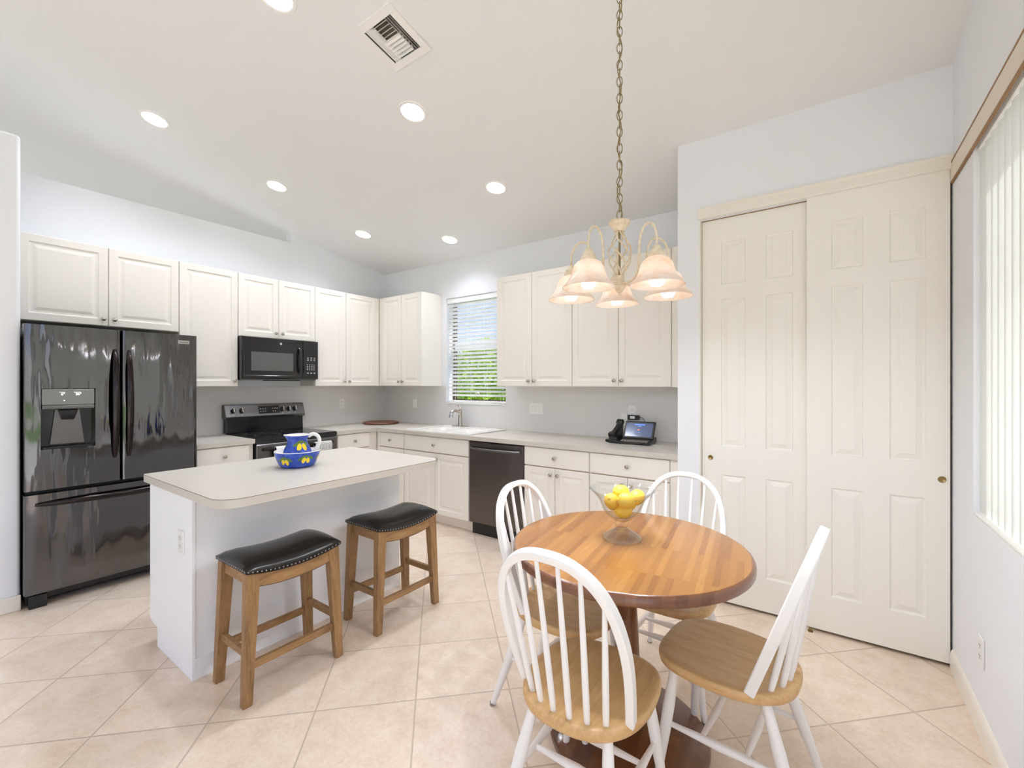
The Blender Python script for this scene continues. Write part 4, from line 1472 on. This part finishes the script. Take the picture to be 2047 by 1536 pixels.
MB().box(-0.018, 0.02, -0.0306, -0.0296, 0.0, 0.002).box(-0.02, 0.02, -0.0306, -0.0296, -0.012, -0.010).box(-0.012, 0.01, -0.0306, -0.0296, -0.032, -0.030).build('print', 'keygrey', t)

# ---------------------------------------------------------------- cutting board, pitcher, basin
t = tag(MB().lathe([(0.0001, 0.003), (0.2, 0.0), (0.212, 0.006), (0.216, 0.014), (0.21, 0.022), (0.19, 0.025), (0.185, 0.0225), (0.0001, 0.0225)], n=64).build('serving_board', 'boardwood', smooth=40), 'round dark wood board lying on the worktop in the corner', 'board')
t.location = (-4.435, 3.445, CT1)


def lemon_art(spots, rim_q, blue_qs):
    def f(a, z, q):
        if q not in blue_qs:
            return 3
        for (ac, zc_, tl, sz, rad) in spots:
            da = ((a - ac + PI) % (2 * PI) - PI) * rad
            for k, (ox, oz, rot) in enumerate(((-0.013, 0.0, 0.35), (0.013, -0.001, -0.25))):
                u, v = da - ox * sz, z - zc_ - oz * sz
                c, s_ = math.cos(rot + tl), math.sin(rot + tl)
                p, r = u * c - v * s_, u * s_ + v * c
                if (p / (0.0115 * sz)) ** 2 + (r / (0.018 * sz)) ** 2 < 1:
                    return 1
            for ox, oz, rot in ((-0.030, 0.012, 1.1), (0.030, 0.014, -1.0), (-0.005, 0.024, 1.5)):
                u, v = da - ox * sz, z - zc_ - oz * sz
                c, s_ = math.cos(rot), math.sin(rot)
                p, r = u * c - v * s_, u * s_ + v * c
                if (p / (0.008 * sz)) ** 2 + (r / (0.019 * sz)) ** 2 < 1:
                    return 2
        return 0
    return f


def refine(prof, step=0.002):
    out = []
    for (a, b_), (c, d) in zip(prof, prof[1:]):
        n = max(1, int(math.hypot(c - a, d - b_) / step))
        out += [(a + (c - a) * i / n, b_ + (d - b_) * i / n) for i in range(n)]
    out.append(prof[-1])
    return out


CB = math.atan2(-1.40, 2.58)            # direction from the bowl to the camera
op = [tuple(p)[:2] for p in cat_rom([(0.082, 0.0, 0), (0.098, 0.012, 0), (0.113, 0.045, 0), (0.122, 0.075, 0), (0.1265, 0.092, 0)], 12)]
inn = [(0.1245, 0.095), (0.119, 0.092), (0.108, 0.045), (0.09, 0.016), (0.0001, 0.013)]
pr = [(0.0001, 0.001), (0.08, 0.0)] + op + inn
nb = len(op)
spots = [(CB - 0.62, 0.040, 0.1, 0.95, 0.115), (CB + 0.40, 0.047, -0.1, 0.95, 0.115)] + [(CB + 0.4 + 1.03 * k, 0.045, 0, 0.95, 0.115) for k in range(1, 5)]
mb = MB().lathe(pr, n=260, mi=lemon_art(spots, 0, set(range(1, nb))))
o = tag(mb.build('basin', ['blue', 'yellow', 'green', 'porcelain'], smooth=50), 'blue bowl painted with lemons standing on the island', 'bowl')
o.location = (-2.585, 1.402, IT1)
op = [tuple(p)[:2] for p in cat_rom([(0.062, 0.0, 0), (0.080, 0.018, 0), (0.0845, 0.040, 0), (0.074, 0.085, 0), (0.057, 0.125, 0), (0.054, 0.140, 0), (0.058, 0.158, 0), (0.0635, 0.172, 0)], 10)]
inn = [(0.0615, 0.176), (0.058, 0.174), (0.050, 0.14), (0.07, 0.085), (0.075, 0.03), (0.0001, 0.012)]
pr = [(0.0001, 0.002), (0.06, 0.0)] + op + inn
nb = len(op)
t = thing('pitcher', 'blue pitcher painted with lemons standing inside the blue bowl', 'pitcher', (-2.585, 1.402, IT1 + 0.0135))
mb = MB().lathe(pr, n=220, mi=lemon_art([(CB + 0.38, 0.108, 0.0, 1.15, 0.068), (CB + 2.4, 0.1, 0, 1.1, 0.07), (CB - 1.9, 0.1, 0, 1.1, 0.07)], 0, set(range(1, nb))))
spd = CB - 1.35                                   # spout direction
vs = []
for (x, y, z) in mb.v:
    r_ = math.hypot(x, y)
    if z > 0.145 and r_ > 0.03:
        d_ = (math.atan2(y, x) - spd + PI) % (2 * PI) - PI
        k = math.exp(-(d_ / 0.45) ** 2) * (z - 0.145) / 0.03
        x, y, z = x * (1 + 0.22 * k), y * (1 + 0.22 * k), z + 0.004 * k
    vs.append((x, y, z))
mb.v = vs
mb.build('body', ['blue', 'yellow', 'green', 'porcelain'], t, 50)
hdx, hdy = math.cos(CB + PI / 2 + 0.1), math.sin(CB + PI / 2 + 0.1)
pts = cat_rom([(hdx * r, hdy * r, z) for r, z in ((0.058, 0.160), (0.085, 0.174), (0.112, 0.160), (0.122, 0.130), (0.112, 0.098), (0.092, 0.072), (0.078, 0.064))], 6)
MB().sweep(pts, [(0.011 * math.cos(2 * PI * k / 10), 0.0065 * math.sin(2 * PI * k / 10)) for k in range(10)], (-hdy, hdx, 0.001)).build('handle', 'porcelain', t, 60)

# ---------------------------------------------------------------- saddle stools
def make_stool():
    t = thing('saddle_stool', 'x', 'stool', (0, 0, 0), 0, 'black leather saddle stools at the island')
    LX, LY = 0.15, 0.222                  # half footprint at the seat frame (x depth, y length)

    def sad(y):
        return 0.030 * (abs(y) / LY) ** 2
    zt0 = 0.548                           # lower edge of the pad at mid length
    # legs
    for sx_ in (-1, 1):
        for sy_ in (-1, 1):
            tx, ty = sx_ * (LX - 0.024), sy_ * (LY - 0.03)
            fx_, fy_ = sx_ * (LX - 0.010), sy_ * (LY - 0.002)
            mb = MB()
            w0, w1 = 0.024, 0.018
            mb.add([(tx + a * 0.0225, ty + b_ * 0.0285, 0.572) for a, b_ in ((-1, -1), (1, -1), (1, 1), (-1, 1))] +
                   [(fx_ + a * 0.0175, fy_ + b_ * 0.0195, 0.0) for a, b_ in ((-1, -1), (1, -1), (1, 1), (-1, 1))],
                   [(0, 1, 2, 3), (7, 6, 5, 4)] + [(i, 4 + i, 4 + (i + 1) % 4, (i + 1) % 4) for i in range(4)])
            mb.build('leg', 'stoolwood_v', t, bevel=0.003)
    # long aprons follow the saddle curve, short aprons straight
    for sx_ in (-1, 1):
        n = 14
        vs, fs = [], []
        for i in range(n + 1):
            y = -(LY - 0.05) + 2 * (LY - 0.05) * i / n
            for x in (sx_ * (LX - 0.006), sx_ * (LX - 0.026)):
                vs += [(x, y, zt0 + sad(y) - 0.062 - 0.003), (x, y, zt0 + sad(y) + 0.002)]
        for i in range(n):
            a, c = i * 4, i * 4 + 4
            fs += [(a, c, c + 1, a + 1), (a + 2, a + 3, c + 3, c + 2), (a + 1, c + 1, c + 3, a + 3), (a, a + 2, c + 2, c)]
        fs += [(0, 1, 3, 2), (n * 4, n * 4 + 2, n * 4 + 3, n * 4 + 1)]
        mb = MB().add(vs, fs)
        mb.tube([(sx_ * (LX - 0.0065), vs[i * 4][1], vs[i * 4][2] + 0.002) for i in range(n + 1)], 0.0022, 6, mi=1)
        mb.build('apron', ['stoolwood_h', 'glaze'], t)
    for sy_ in (-1, 1):
        y = sy_ * (LY - 0.014)
        MB().box(-(LX - 0.045), LX - 0.045, min(y, y - sy_ * 0.02), max(y, y - sy_ * 0.02), zt0 - 0.035, zt0 + 0.026).build('apron', 'stoolwood_h', t, bevel=0.001)
    # stretchers

    def at(z, s_, top, foot):
        return top + (foot - top) * (1 - z / 0.572)
    for sx_ in (-1, 1):
        z = 0.165
        x = sx_ * at(z, 0, LX - 0.024, LX - 0.010)
        ye = at(z, 0, LY - 0.03, LY - 0.002) - 0.012
        MB().box(x - 0.010, x + 0.010, -ye, ye, z - 0.017, z + 0.017).build('stretcher', 'stoolwood_h', t, bevel=0.002)
    for sy_ in (-1, 1):
        z = 0.215
        y = sy_ * at(z, 0, LY - 0.03, LY - 0.002)
        xe = at(z, 0, LX - 0.024, LX - 0.010) - 0.012
        MB().box(-xe, xe, y - 0.010, y + 0.010, z - 0.017, z + 0.017).build('stretcher', 'stoolwood_h', t, bevel=0.002)
    # pad
    PX, PY = LX + 0.004, LY + 0.006
    nx, ny = 14, 28
    vs, fs = [], []

    def edge_r(u):
        return 1 - (1 - math.sqrt(max(0.0, 1 - u ** 8)))
    for i in range(nx + 1):
        for j in range(ny + 1):
            u, v = -1 + 2 * i / nx, -1 + 2 * j / ny
            dome = 0.030 * (1 - abs(u) ** 2.2) * (1 - 0.55 * abs(v) ** 3)
            rim = 0.020 * (1 - max(abs(u), abs(v)) ** 7)
            vs.append((u * PX, v * PY, zt0 + sad(v * LY) + 0.020 + dome + rim - (0.010 * abs(v) ** 6)))
    for i in range(nx):
        for j in range(ny):
            a = i * (ny + 1) + j
            fs.append((a, a + ny + 1, a + ny + 2, a + 1))
    base = len(vs)
    per = [(i, 0) for i in range(nx + 1)] + [(nx, j) for j in range(1, ny + 1)] + [(i, ny) for i in range(nx - 1, -1, -1)] + [(0, j) for j in range(ny - 1, 0, -1)]
    for i, j in per:
        x, y, _ = vs[i * (ny + 1) + j]
        vs.append((x, y, zt0 + sad(y * LY / PY) - 0.003))
    k = len(per)
    for q_ in range(k):
        a, c = per[q_], per[(q_ + 1) % k]
        fs.append((a[0] * (ny + 1) + a[1], c[0] * (ny + 1) + c[1], base + (q_ + 1) % k, base + q_))
    b0 = len(vs)
    mb = MB().add(vs, fs)
    # flat underside
    und = []
    for i in range(nx + 1):
        for j in range(ny + 1):
            u, v = -1 + 2 * i / nx, -1 + 2 * j / ny
            und.append((u * PX, v * PY, zt0 + sad(v * LY) - 0.003))
    mb.add(und, [(i * (ny + 1) + j, i * (ny + 1) + j + 1, (i + 1) * (ny + 1) + j + 1, (i + 1) * (ny + 1) + j) for i in range(nx) for j in range(ny)])
    pad = mb.build('seat_pad', 'leather', t, 60)
    # nailheads along all edges
    mb = MB()
    nn = 24
    for sx_ in (-1, 1):
        for i in range(nn):
            y = -PY + 0.010 + (2 * PY - 0.02) * i / (nn - 1)
            mb.ball((sx_ * (PX + 0.0005), y, zt0 + sad(y * LY / PY) + 0.006), (0.0018, 0.0036, 0.0036), 8)
    for sy_ in (-1, 1):
        for i in range(15):
            x = -PX + 0.012 + (2 * PX - 0.024) * i / 14
            mb.ball((x, sy_ * (PY + 0.0005), zt0 + sad(LY) + 0.006), (0.0036, 0.0018, 0.0036), 8)
    mb.build('nailhead_trim', 'nail', pad, 60)
    return t


st = make_stool()
st['label'] = 'black leather saddle stool at the front left of the island, nearest the viewer'
st.location = (-2.19, 1.105, 0)
dup(st, (-2.182, 1.785, 0), 0, 'black leather saddle stool at the far right end of the island')

# ---------------------------------------------------------------- table
TC = (-0.66, 1.71)
t = thing('dining_table', 'round butcher-block table with a turned brown pedestal', 'table', (TC[0], TC[1], 0))
Rt = 0.4572
mb = MB()
prof = [(0.0001, 0.76), (Rt - 0.016, 0.76)] + [(Rt - 0.016 + 0.016 * math.sin(a), 0.744 + 0.016 * math.cos(a)) for a in [PI / 2 * i / 6 for i in range(1, 7)]] + \
       [(Rt, 0.732)] + [(Rt - 0.012 + 0.012 * math.cos(a), 0.732 - 0.012 * math.sin(a)) for a in [PI / 2 * i / 5 for i in range(1, 6)]] + [(0.0001, 0.72)]
mb.lathe(prof, n=96, mi=lambda a, z, q: 0 if q < 2 else 1)
mb.build('tabletop', ['tabletop', 'tableedge'], t, 35)
MB().lathe([(0.0001, 0.719), (0.16, 0.719), (0.16, 0.70), (0.15, 0.695), (0.0001, 0.695)], n=48).build('top_plate', 'pedwood', t, 40)
pr = [(0.0001, 0.694), (0.055, 0.694), (0.052, 0.67), (0.038, 0.655), (0.035, 0.64), (0.046, 0.630), (0.048, 0.622), (0.038, 0.612), (0.044, 0.602), (0.046, 0.592), (0.038, 0.582), (0.036, 0.565),
      (0.040, 0.50), (0.046, 0.40), (0.050, 0.30), (0.048, 0.22), (0.042, 0.16), (0.040, 0.14), (0.056, 0.125), (0.058, 0.11), (0.048, 0.098), (0.052, 0.085), (0.07, 0.062), (0.0001, 0.061)]
MB().lathe(pr, n=36).build('pedestal', 'pedwood', t, 45)
MB().lathe([(0.0001, 0.061), (0.10, 0.060), (0.27, 0.040), (0.300, 0.032), (0.308, 0.022), (0.308, 0.004), (0.300, 0.0), (0.0001, 0.0)], n=64).build('base_disc', 'pedbase', t, 35)


# ---------------------------------------------------------------- windsor chairs
SEATZ = 0.445


def make_chair():
    t = thing('windsor_chair', 'x', 'chair', (0, 0, 0), 0, 'white bow-back chairs around the round table')
    # seat outline
    n = 56
    out = []
    for i in range(n):
        a = 2 * PI * i / n
        c, s_ = math.cos(a), math.sin(a)
        ex = 3.3 if s_ > 0 else 2.5
        x = 0.203 * math.copysign(abs(c) ** (2 / ex), c)
        y = 0.218 * math.copysign(abs(s_) ** (2 / ex), s_) + 0.105
        x *= 1 - 0.06 * (0.105 - y) / 0.218 if y < 0.105 else 1 - 0.02 * (y - 0.105) / 0.218
        out.append((x, y))
    cxm_, cym = 0.0, 0.105
    loops = []
    for f, z in ((0.90, 0.408), (0.955, 0.408), (0.985, 0.413), (1.0, 0.424), (1.0, 0.434), (0.99, 0.441), (0.97, 0.4445), (0.92, SEATZ), (0.80, SEATZ - 0.003), (0.55, SEATZ - 0.007), (0.25, SEATZ - 0.009)):
        loops.append([(cxm_ + (x - cxm_) * f, cym + (y - cym) * f, z) for x, y in out])
    vs = [p for l in loops for p in l]
    fs = []
    for i in range(len(loops) - 1):
        for k in range(n):
            fs.append((i * n + k, i * n + (k + 1) % n, (i + 1) * n + (k + 1) % n, (i + 1) * n + k))
    fs.append(tuple(range(n - 1, -1, -1)))
    fs.append(tuple((len(loops) - 1) * n + k for k in range(n)))
    MB().add(vs, fs).build('seat', 'oakseat', t, 60)
    # bow
    lean = 0.171 / (0.931 - SEATZ)
    half = [(0.176, 0.440), (0.187, 0.53), (0.195, 0.63), (0.192, 0.72), (0.174, 0.805), (0.136, 0.872), (0.074, 0.915), (0.0, 0.926)]
    pp = half[:-1] + [half[-1]] + [(-x, z) for x, z in reversed(half[:-1])]
    path = cat_rom([(x, -(z - SEATZ) * lean, z) for x, z in pp], 5)
    sec = [(0.0155, 0.0125), (-0.0155, 0.0125), (-0.0155, -0.0125), (0.0155, -0.0125)]
    nrm = Vector((0, 1, lean)).normalized()
    mb = MB()
    # section: a = along chair normal, b = in the plane of the bow
    k = len(path)
    vs, fs = [], []
    for i in range(k):
        tg = (path[min(i + 1, k - 1)] - path[max(i - 1, 0)]).normalized()
        inp = tg.cross(nrm).normalized()
        for a, b_ in sec:
            vs.append(path[i] + nrm * a + inp * b_)
    for i in range(k - 1):
        for a in range(4):
            fs.append((i * 4 + a, i * 4 + (a + 1) % 4, i * 4 + 4 + (a + 1) % 4, i * 4 + 4 + a))
    fs += [(3, 2, 1, 0), ((k - 1) * 4, (k - 1) * 4 + 1, (k - 1) * 4 + 2, (k - 1) * 4 + 3)]
    mb.add(vs, fs).build('bow', 'chairwhite', t, 40, bevel=0.004)

    def bow_z(x):
        for (xa, za), (xb, zb) in zip(half[3:], half[4:]):
            if xb <= x <= xa:
                return za + (zb - za) * (xa - x) / (xa - xb)
        return 0.926
    for xb, yb_, xt in ((-0.122, -0.046, -0.157), (-0.076, -0.070, -0.098), (-0.026, -0.082, -0.034), (0.026, -0.082, 0.034), (0.076, -0.070, 0.098), (0.122, -0.046, 0.157)):
        zt_ = bow_z(abs(xt)) - 0.004
        MB().rod((xb, yb_, SEATZ - 0.006), (xt, -(zt_ - SEATZ) * lean, zt_), [(0, 0.0085), (0.12, 0.0098), (0.4, 0.0095), (0.75, 0.0078), (1, 0.0062)], 10).build('spindle', 'chairwhite', t, 60)
    legs = {}
    for sx_ in (-1, 1):
        for nm, top, foot in (('f', (0.135, 0.245, 0.412), (0.190, 0.290, 0.0)), ('r', (0.120, -0.03, 0.412), (0.185, -0.158, 0.0))):
            a, b_ = Vector((sx_ * top[0], top[1], top[2])), Vector((sx_ * foot[0], foot[1], foot[2]))
            legs[(sx_, nm)] = (a, b_)
            lg = MB().rod(a, b_ + (a - b_) * 0.02, [(0, 0.0135), (0.12, 0.016), (0.35, 0.0195), (0.55, 0.0185), (0.8, 0.0145), (1, 0.0115)], 14).build('leg', 'chairwhite', t, 60)
            MB().lathe([(0.0001, 0.0), (0.0125, 0.0), (0.0125, 0.012), (0.0001, 0.012)], tuple(b_), 14).build('foot_cap', 'keygrey', lg, 40)
    sp = [(0, 0.008), (0.15, 0.0095), (0.5, 0.0145), (0.85, 0.0095), (1, 0.008)]
    mids = {}
    for sx_ in (-1, 1):
        f = legs[(sx_, 'f')]
        r = legs[(sx_, 'r')]
        tt = 1 - 0.215 / 0.412
        a, b_ = f[0].lerp(f[1], tt), r[0].lerp(r[1], tt)
        MB().rod(a, b_, sp, 12).build('side_stretcher', 'chairwhite', t, 60)
        mids[sx_] = (a.lerp(b_, 0.33), a.lerp(b_, 0.70))
    for k_ in (0, 1):
        MB().rod(mids[-1][k_], mids[1][k_], sp, 12).build('cross_stretcher', 'chairwhite', t, 60)
    return t


ch = make_chair()
ch['label'] = 'white bow-back chair in the foreground seen from behind'
ch.location = (-0.628, 1.202, 0)
dup(ch, (-0.184, 1.71, 0), PI / 2 - 0.085, 'white bow-back chair in profile on the right, by the closet doors')
dup(ch, (-1.032, 1.70, 0), -PI / 2, 'white bow-back chair on the left, in front of the dishwasher')
dup(ch, (-0.605, 2.222, 0), PI, 'white bow-back chair on the far side of the table, behind the lemon bowl')

# ---------------------------------------------------------------- lemon bowl
BC = (-0.692, 1.738)
op = [(0.0785, 0.0), (0.079, 0.006), (0.074, 0.014), (0.055, 0.026), (0.034, 0.040), (0.024, 0.052), (0.027, 0.058), (0.027, 0.070), (0.024, 0.076), (0.036, 0.082), (0.060, 0.100), (0.076, 0.122), (0.086, 0.146), (0.096, 0.166), (0.112, 0.185), (0.131, 0.204)]
inn = [(0.129, 0.206), (0.109, 0.188), (0.092, 0.168), (0.082, 0.148), (0.072, 0.125), (0.056, 0.104), (0.034, 0.090), (0.0001, 0.086)]
inb = [(0.0001, 0.046), (0.020, 0.044), (0.032, 0.036), (0.052, 0.0225), (0.070, 0.011), (0.074, 0.004), (0.074, 0.0)]
mb = MB().lathe([tuple(p)[:2] for p in cat_rom([(a, b_, 0) for a, b_ in inb], 3)] + [tuple(p)[:2] for p in cat_rom([(a, b_, 0) for a, b_ in op], 3)] + [tuple(p)[:2] for p in cat_rom([(a, b_, 0) for a, b_ in inn], 3)], n=64)
o = tag(mb.build('pedestal_bowl', 'glass', smooth=70), 'clear glass footed bowl of lemons on the round table', 'bowl')
o.location = (BC[0], BC[1], 0.7604)
# camera axes at the bowl: r = right, f = away
rv, fv = Vector((math.cos(YAW), math.sin(YAW), 0)), Vector((-math.sin(YAW), math.cos(YAW), 0))
rv2 = Vector((0.929, 0.371, 0))
fv2 = Vector((-0.371, 0.929, 0))
LM = [(0.0069, -0.0217, 0.1214, 10, 0, 'lowest lemon at the front of the glass bowl'),
      (-0.0337, 0.0232, 0.1378, 70, 10, 'lemon deep at the back left of the glass bowl'),
      (-0.0397, -0.0343, 0.1616, 60, 30, 'lemon at the left of the glass bowl'),
      (0.0182, -0.0554, 0.1733, 5, 5, 'lemon at the front centre of the glass bowl'),
      (0.0591, -0.0079, 0.1760, 40, -20, 'lemon at the right of the glass bowl'),
      (0.0277, 0.0339, 0.1415, 100, 0, 'lemon low at the back right of the glass bowl'),
      (-0.0020, 0.0071, 0.1896, 25, 12, 'topmost lemon of the pile in the glass bowl')]
lem = None
for x, y, z, a, b_, lab in LM:
    p = Vector((BC[0], BC[1], 0.7604)) + rv2 * x + fv2 * y + Vector((0, 0, z))
    if lem is None:
        t = thing('lemon', 'yellow ' + lab, 'lemon', p, 0, 'lemons in the glass bowl')
        prof = [(0.0001, -0.0385), (0.004, -0.0375), (0.007, -0.034), (0.015, -0.030), (0.023, -0.020), (0.0265, -0.006), (0.0265, 0.006), (0.023, 0.019), (0.015, 0.029), (0.007, 0.033), (0.004, 0.035), (0.0001, 0.0355)]
        pr = [tuple(q)[:2] for q in cat_rom([(c, d, 0) for c, d in prof], 3)]
        MB().lathe(pr, n=28, ax='x').build('fruit', 'lemon', t, 70)
        MB().lathe([(0.0001, 0.0345), (0.003, 0.0345), (0.0025, 0.0375), (0.0001, 0.0375)], n=8, ax='x').build('stem_end', 'stem', t)
        lem = t
    else:
        t = dup(lem, p, 0, 'yellow ' + lab)
    t.rotation_euler = (0, math.radians(b_), YAW + math.radians(a))
    t.scale = (1.04, 1.12, 1.12)

# ---------------------------------------------------------------- chandelier
CX, CY = -0.684, 1.695
t = thing('chandelier', 'cream five-light chandelier with alabaster glass bell shades', 'chandelier', (CX, CY, 0))
MB().lathe([(0.0001, 2.056), (0.020, 2.056), (0.038, 2.050), (0.044, 2.044), (0.040, 2.036), (0.024, 2.018), (0.021, 2.008), (0.0001, 2.007)], n=32).build('top_cap', 'antique', t, 50)
# twisted cage of six rods around a centre stem
mb = MB()
for k in range(6):
    pts = []
    for i in range(25):
        u = i / 24
        a = 2 * PI * k / 6 + 1.5 * PI * u * 0.75
        r = 0.011 + 0.036 * math.sin(PI * u) ** 1.25
        pts.append((r * math.cos(a), r * math.sin(a), 2.007 - 0.182 * u))
    mb.tube(pts, 0.0033, 7)
mb.build('twisted_cage', 'antique', t, 60)
MB().rod((0, 0, 2.006), (0, 0, 1.83), [(0, 0.004), (1, 0.004)], 10).build('stem', 'chain', t, 60)
MB().lathe([(0.0001, 1.830), (0.017, 1.830), (0.019, 1.826), (0.0195, 1.800), (0.0215, 1.792), (0.0245, 1.790), (0.0245, 1.785), (0.020, 1.782), (0.019, 1.777), (0.010, 1.764), (0.0045, 1.760), (0.0062, 1.755), (0.004, 1.750), (0.0001, 1.749)], n=32).build('hub', 'antique', t, 50)
ALPHA = 25.5
RC = 0.206
zr = 1.750
for k in range(5):
    th_ = math.radians(ALPHA + 72 * k)
    # angle measured from "towards the camera" turning to the right
    dirv = rv * math.sin(th_) - fv * math.cos(th_)
    arm_pts = [(0.018, 1.800), (0.060, 1.795), (0.098, 1.812), (0.112, 1.86), (0.116, 1.93), (0.130, 1.972), (0.158, 1.990), (0.188, 1.976), (RC - 0.002, 1.94), (RC, 1.895)]
    pts = cat_rom([(dirv.x * r, dirv.y * r, z) for r, z in arm_pts], 5)
    arm = MB().tube(pts, 0.0045, 9, (-dirv.y, dirv.x, 0.0)).build('arm', 'antique', t, 60)
    c = (dirv.x * RC, dirv.y * RC, 0)
    MB().lathe([(0.0001, 1.899), (0.007, 1.898), (0.012, 1.894), (0.0175, 1.885), (0.019, 1.877), (0.0235, 1.876), (0.0245, 1.868), (0.0245, 1.866), (0.0285, 1.865), (0.0295, 1.856), (0.0285, 1.851), (0.0001, 1.851)], c, 28).build('fitter_cap', 'antique', arm, 40)
    so_ = [(0.026, 1.8535), (0.034, 1.851), (0.046, 1.842), (0.055, 1.828), (0.060, 1.812), (0.066, 1.795), (0.076, 1.778), (0.089, 1.763), (0.0965, 1.754), (0.0965, zr + 0.001)]
    si_ = [(0.0945, zr + 0.001), (0.086, 1.762), (0.073, 1.777), (0.063, 1.795), (0.057, 1.812), (0.052, 1.827), (0.044, 1.839), (0.033, 1.8475), (0.026, 1.8495)]
    MB().lathe([tuple(p)[:2] for p in cat_rom([(a, b_, 0) for a, b_ in so_], 3)] + [tuple(p)[:2] for p in cat_rom([(a, b_, 0) for a, b_ in si_], 3)], c, 48).build('glass_shade', 'shade', arm, 70)
    # directional lamp: a bright lens below, a dimmer body above
    MB().lathe([(0.0001, 1.7515), (0.0185, 1.7515), (0.0205, 1.7530), (0.0245, 1.7580), (0.0268, 1.768), (0.0265, 1.783), (0.020, 1.803), (0.014, 1.816), (0.0125, 1.835), (0.0001, 1.836)], c, 24,
               mi=lambda a, z, q: 0 if q < 1 else 1).build('bulb', ['bulb', 'bulbbody'], arm, 60)
# hanging chain up to the ceiling canopy, with the cord threaded through
zt_c = zc(CY)
mb = MB()
nl = 34
z = 2.056
LP = 0.0335
k = 0
while z < zt_c - 0.03:
    pts = []
    ang_ = k * PI / 2 + 0.5
    for i in range(14):
        a = 2 * PI * i / 14
        u, v = 0.0105 * math.cos(a), 0.0215 * math.sin(a)
        pts.append((u * math.cos(ang_), u * math.sin(ang_), z + 0.018 + v))
    mb.tube(pts, 0.0020, 6, (math.sin(ang_) * 0.9, -math.cos(ang_) * 0.9, 0.01), closed=True)
    z += LP
    k += 1
mb.build('chain', 'chain', t, 60)
pts = [(0.008 * math.sin(i * 1.1), 0.006 * math.cos(i * 0.8), 2.05 + (zt_c - 2.06) * i / 40) for i in range(41)]
MB().tube(cat_rom(pts, 3), 0.0022, 6).build('cord', 'brass', t, 60)
MB().lathe([(0.0001, -0.03), (0.02, -0.03), (0.055, -0.014), (0.06, 0.0), (0.0001, 0.0)], (0, 0, zt_c - 0.008), 32).build('canopy', 'antique', t, 50)

# ---------------------------------------------------------------- outdoors
mb = MB().box(-40, 40, -40, 40, -0.3, -0.2)
tag(mb.build('lawn', 'lawn'), 'green lawn outside the windows', 'lawn', None, 'structure')


mb = MB().box(-14, 8, -14, YF - 0.13, -0.2, -0.04).box(-14, XFAR - 0.13, YF - 0.13, 8, -0.2, -0.04)  # pale slabs added to bounce neutral daylight up to the ceiling
struct('patio', mb, 'patio', 'pale concrete slab added outside the unseen openings to bounce neutral light', 'patio')
mb = MB().box(XR + 0.15, 9, YF - 0.12, 12, -0.2, -0.05).box(-12, XR + 0.15, YB + TH + 0.01, YB + 1.6, -0.2, -0.05)  # pale walk added over the green ground to reflect neutral light
struct('bounce_walk', mb, 'patio', 'pale concrete walk added along the outside walls to bounce light', 'bounce_walk')



def shrub(label, cx, cy, w_, d, h_, n, m, seed):
    rnd = random.Random(seed)
    t = thing('shrub', label, 'shrub', (cx, cy, -0.2))
    vs, fs = [], []
    for i in range(n):
        a, u = rnd.uniform(0, 2 * PI), rnd.random() ** 0.4
        zz = rnd.random()
        bulge = math.sin(PI * (0.12 + 0.8 * zz)) ** 0.5
        p = Vector((math.cos(a) * u * w_ * bulge, math.sin(a) * u * d * bulge, zz * h_))
        q = Vector((rnd.uniform(-1, 1), rnd.uniform(-1, 1), rnd.uniform(-1, 1))).normalized()
        r_ = q.orthogonal().normalized()
        s_ = q.cross(r_)
        L_ = rnd.uniform(0.07, 0.13)
        W_ = L_ * 0.38
        b0 = len(vs)
        vs += [p, p + r_ * L_ * 0.5 + s_ * W_, p + r_ * L_, p + r_ * L_ * 0.5 - s_ * W_]
        fs.append((b0, b0 + 1, b0 + 2, b0 + 3))
    o = MB().add(vs, fs).build('foliage', m, t, weld=False)
    MB().tube([(0, 0, 0), (0.03, 0.02, h_ * 0.6)], [0.05, 0.02], 8).build('trunk', 'bark', t)
    return t


shrub('sunny green shrub seen through the sink window, left one', -7.75, 7.6, 0.85, 0.75, 2.7, 5000, 'foliage2', 1)
shrub('sunny green shrub seen through the middle of the sink window', -5.85, 7.3, 0.85, 0.75, 2.5, 6000, 'foliage', 2)
shrub('sunny green shrub seen through the sink window, right one', -3.95, 7.5, 0.85, 0.75, 2.75, 5000, 'foliage', 3)
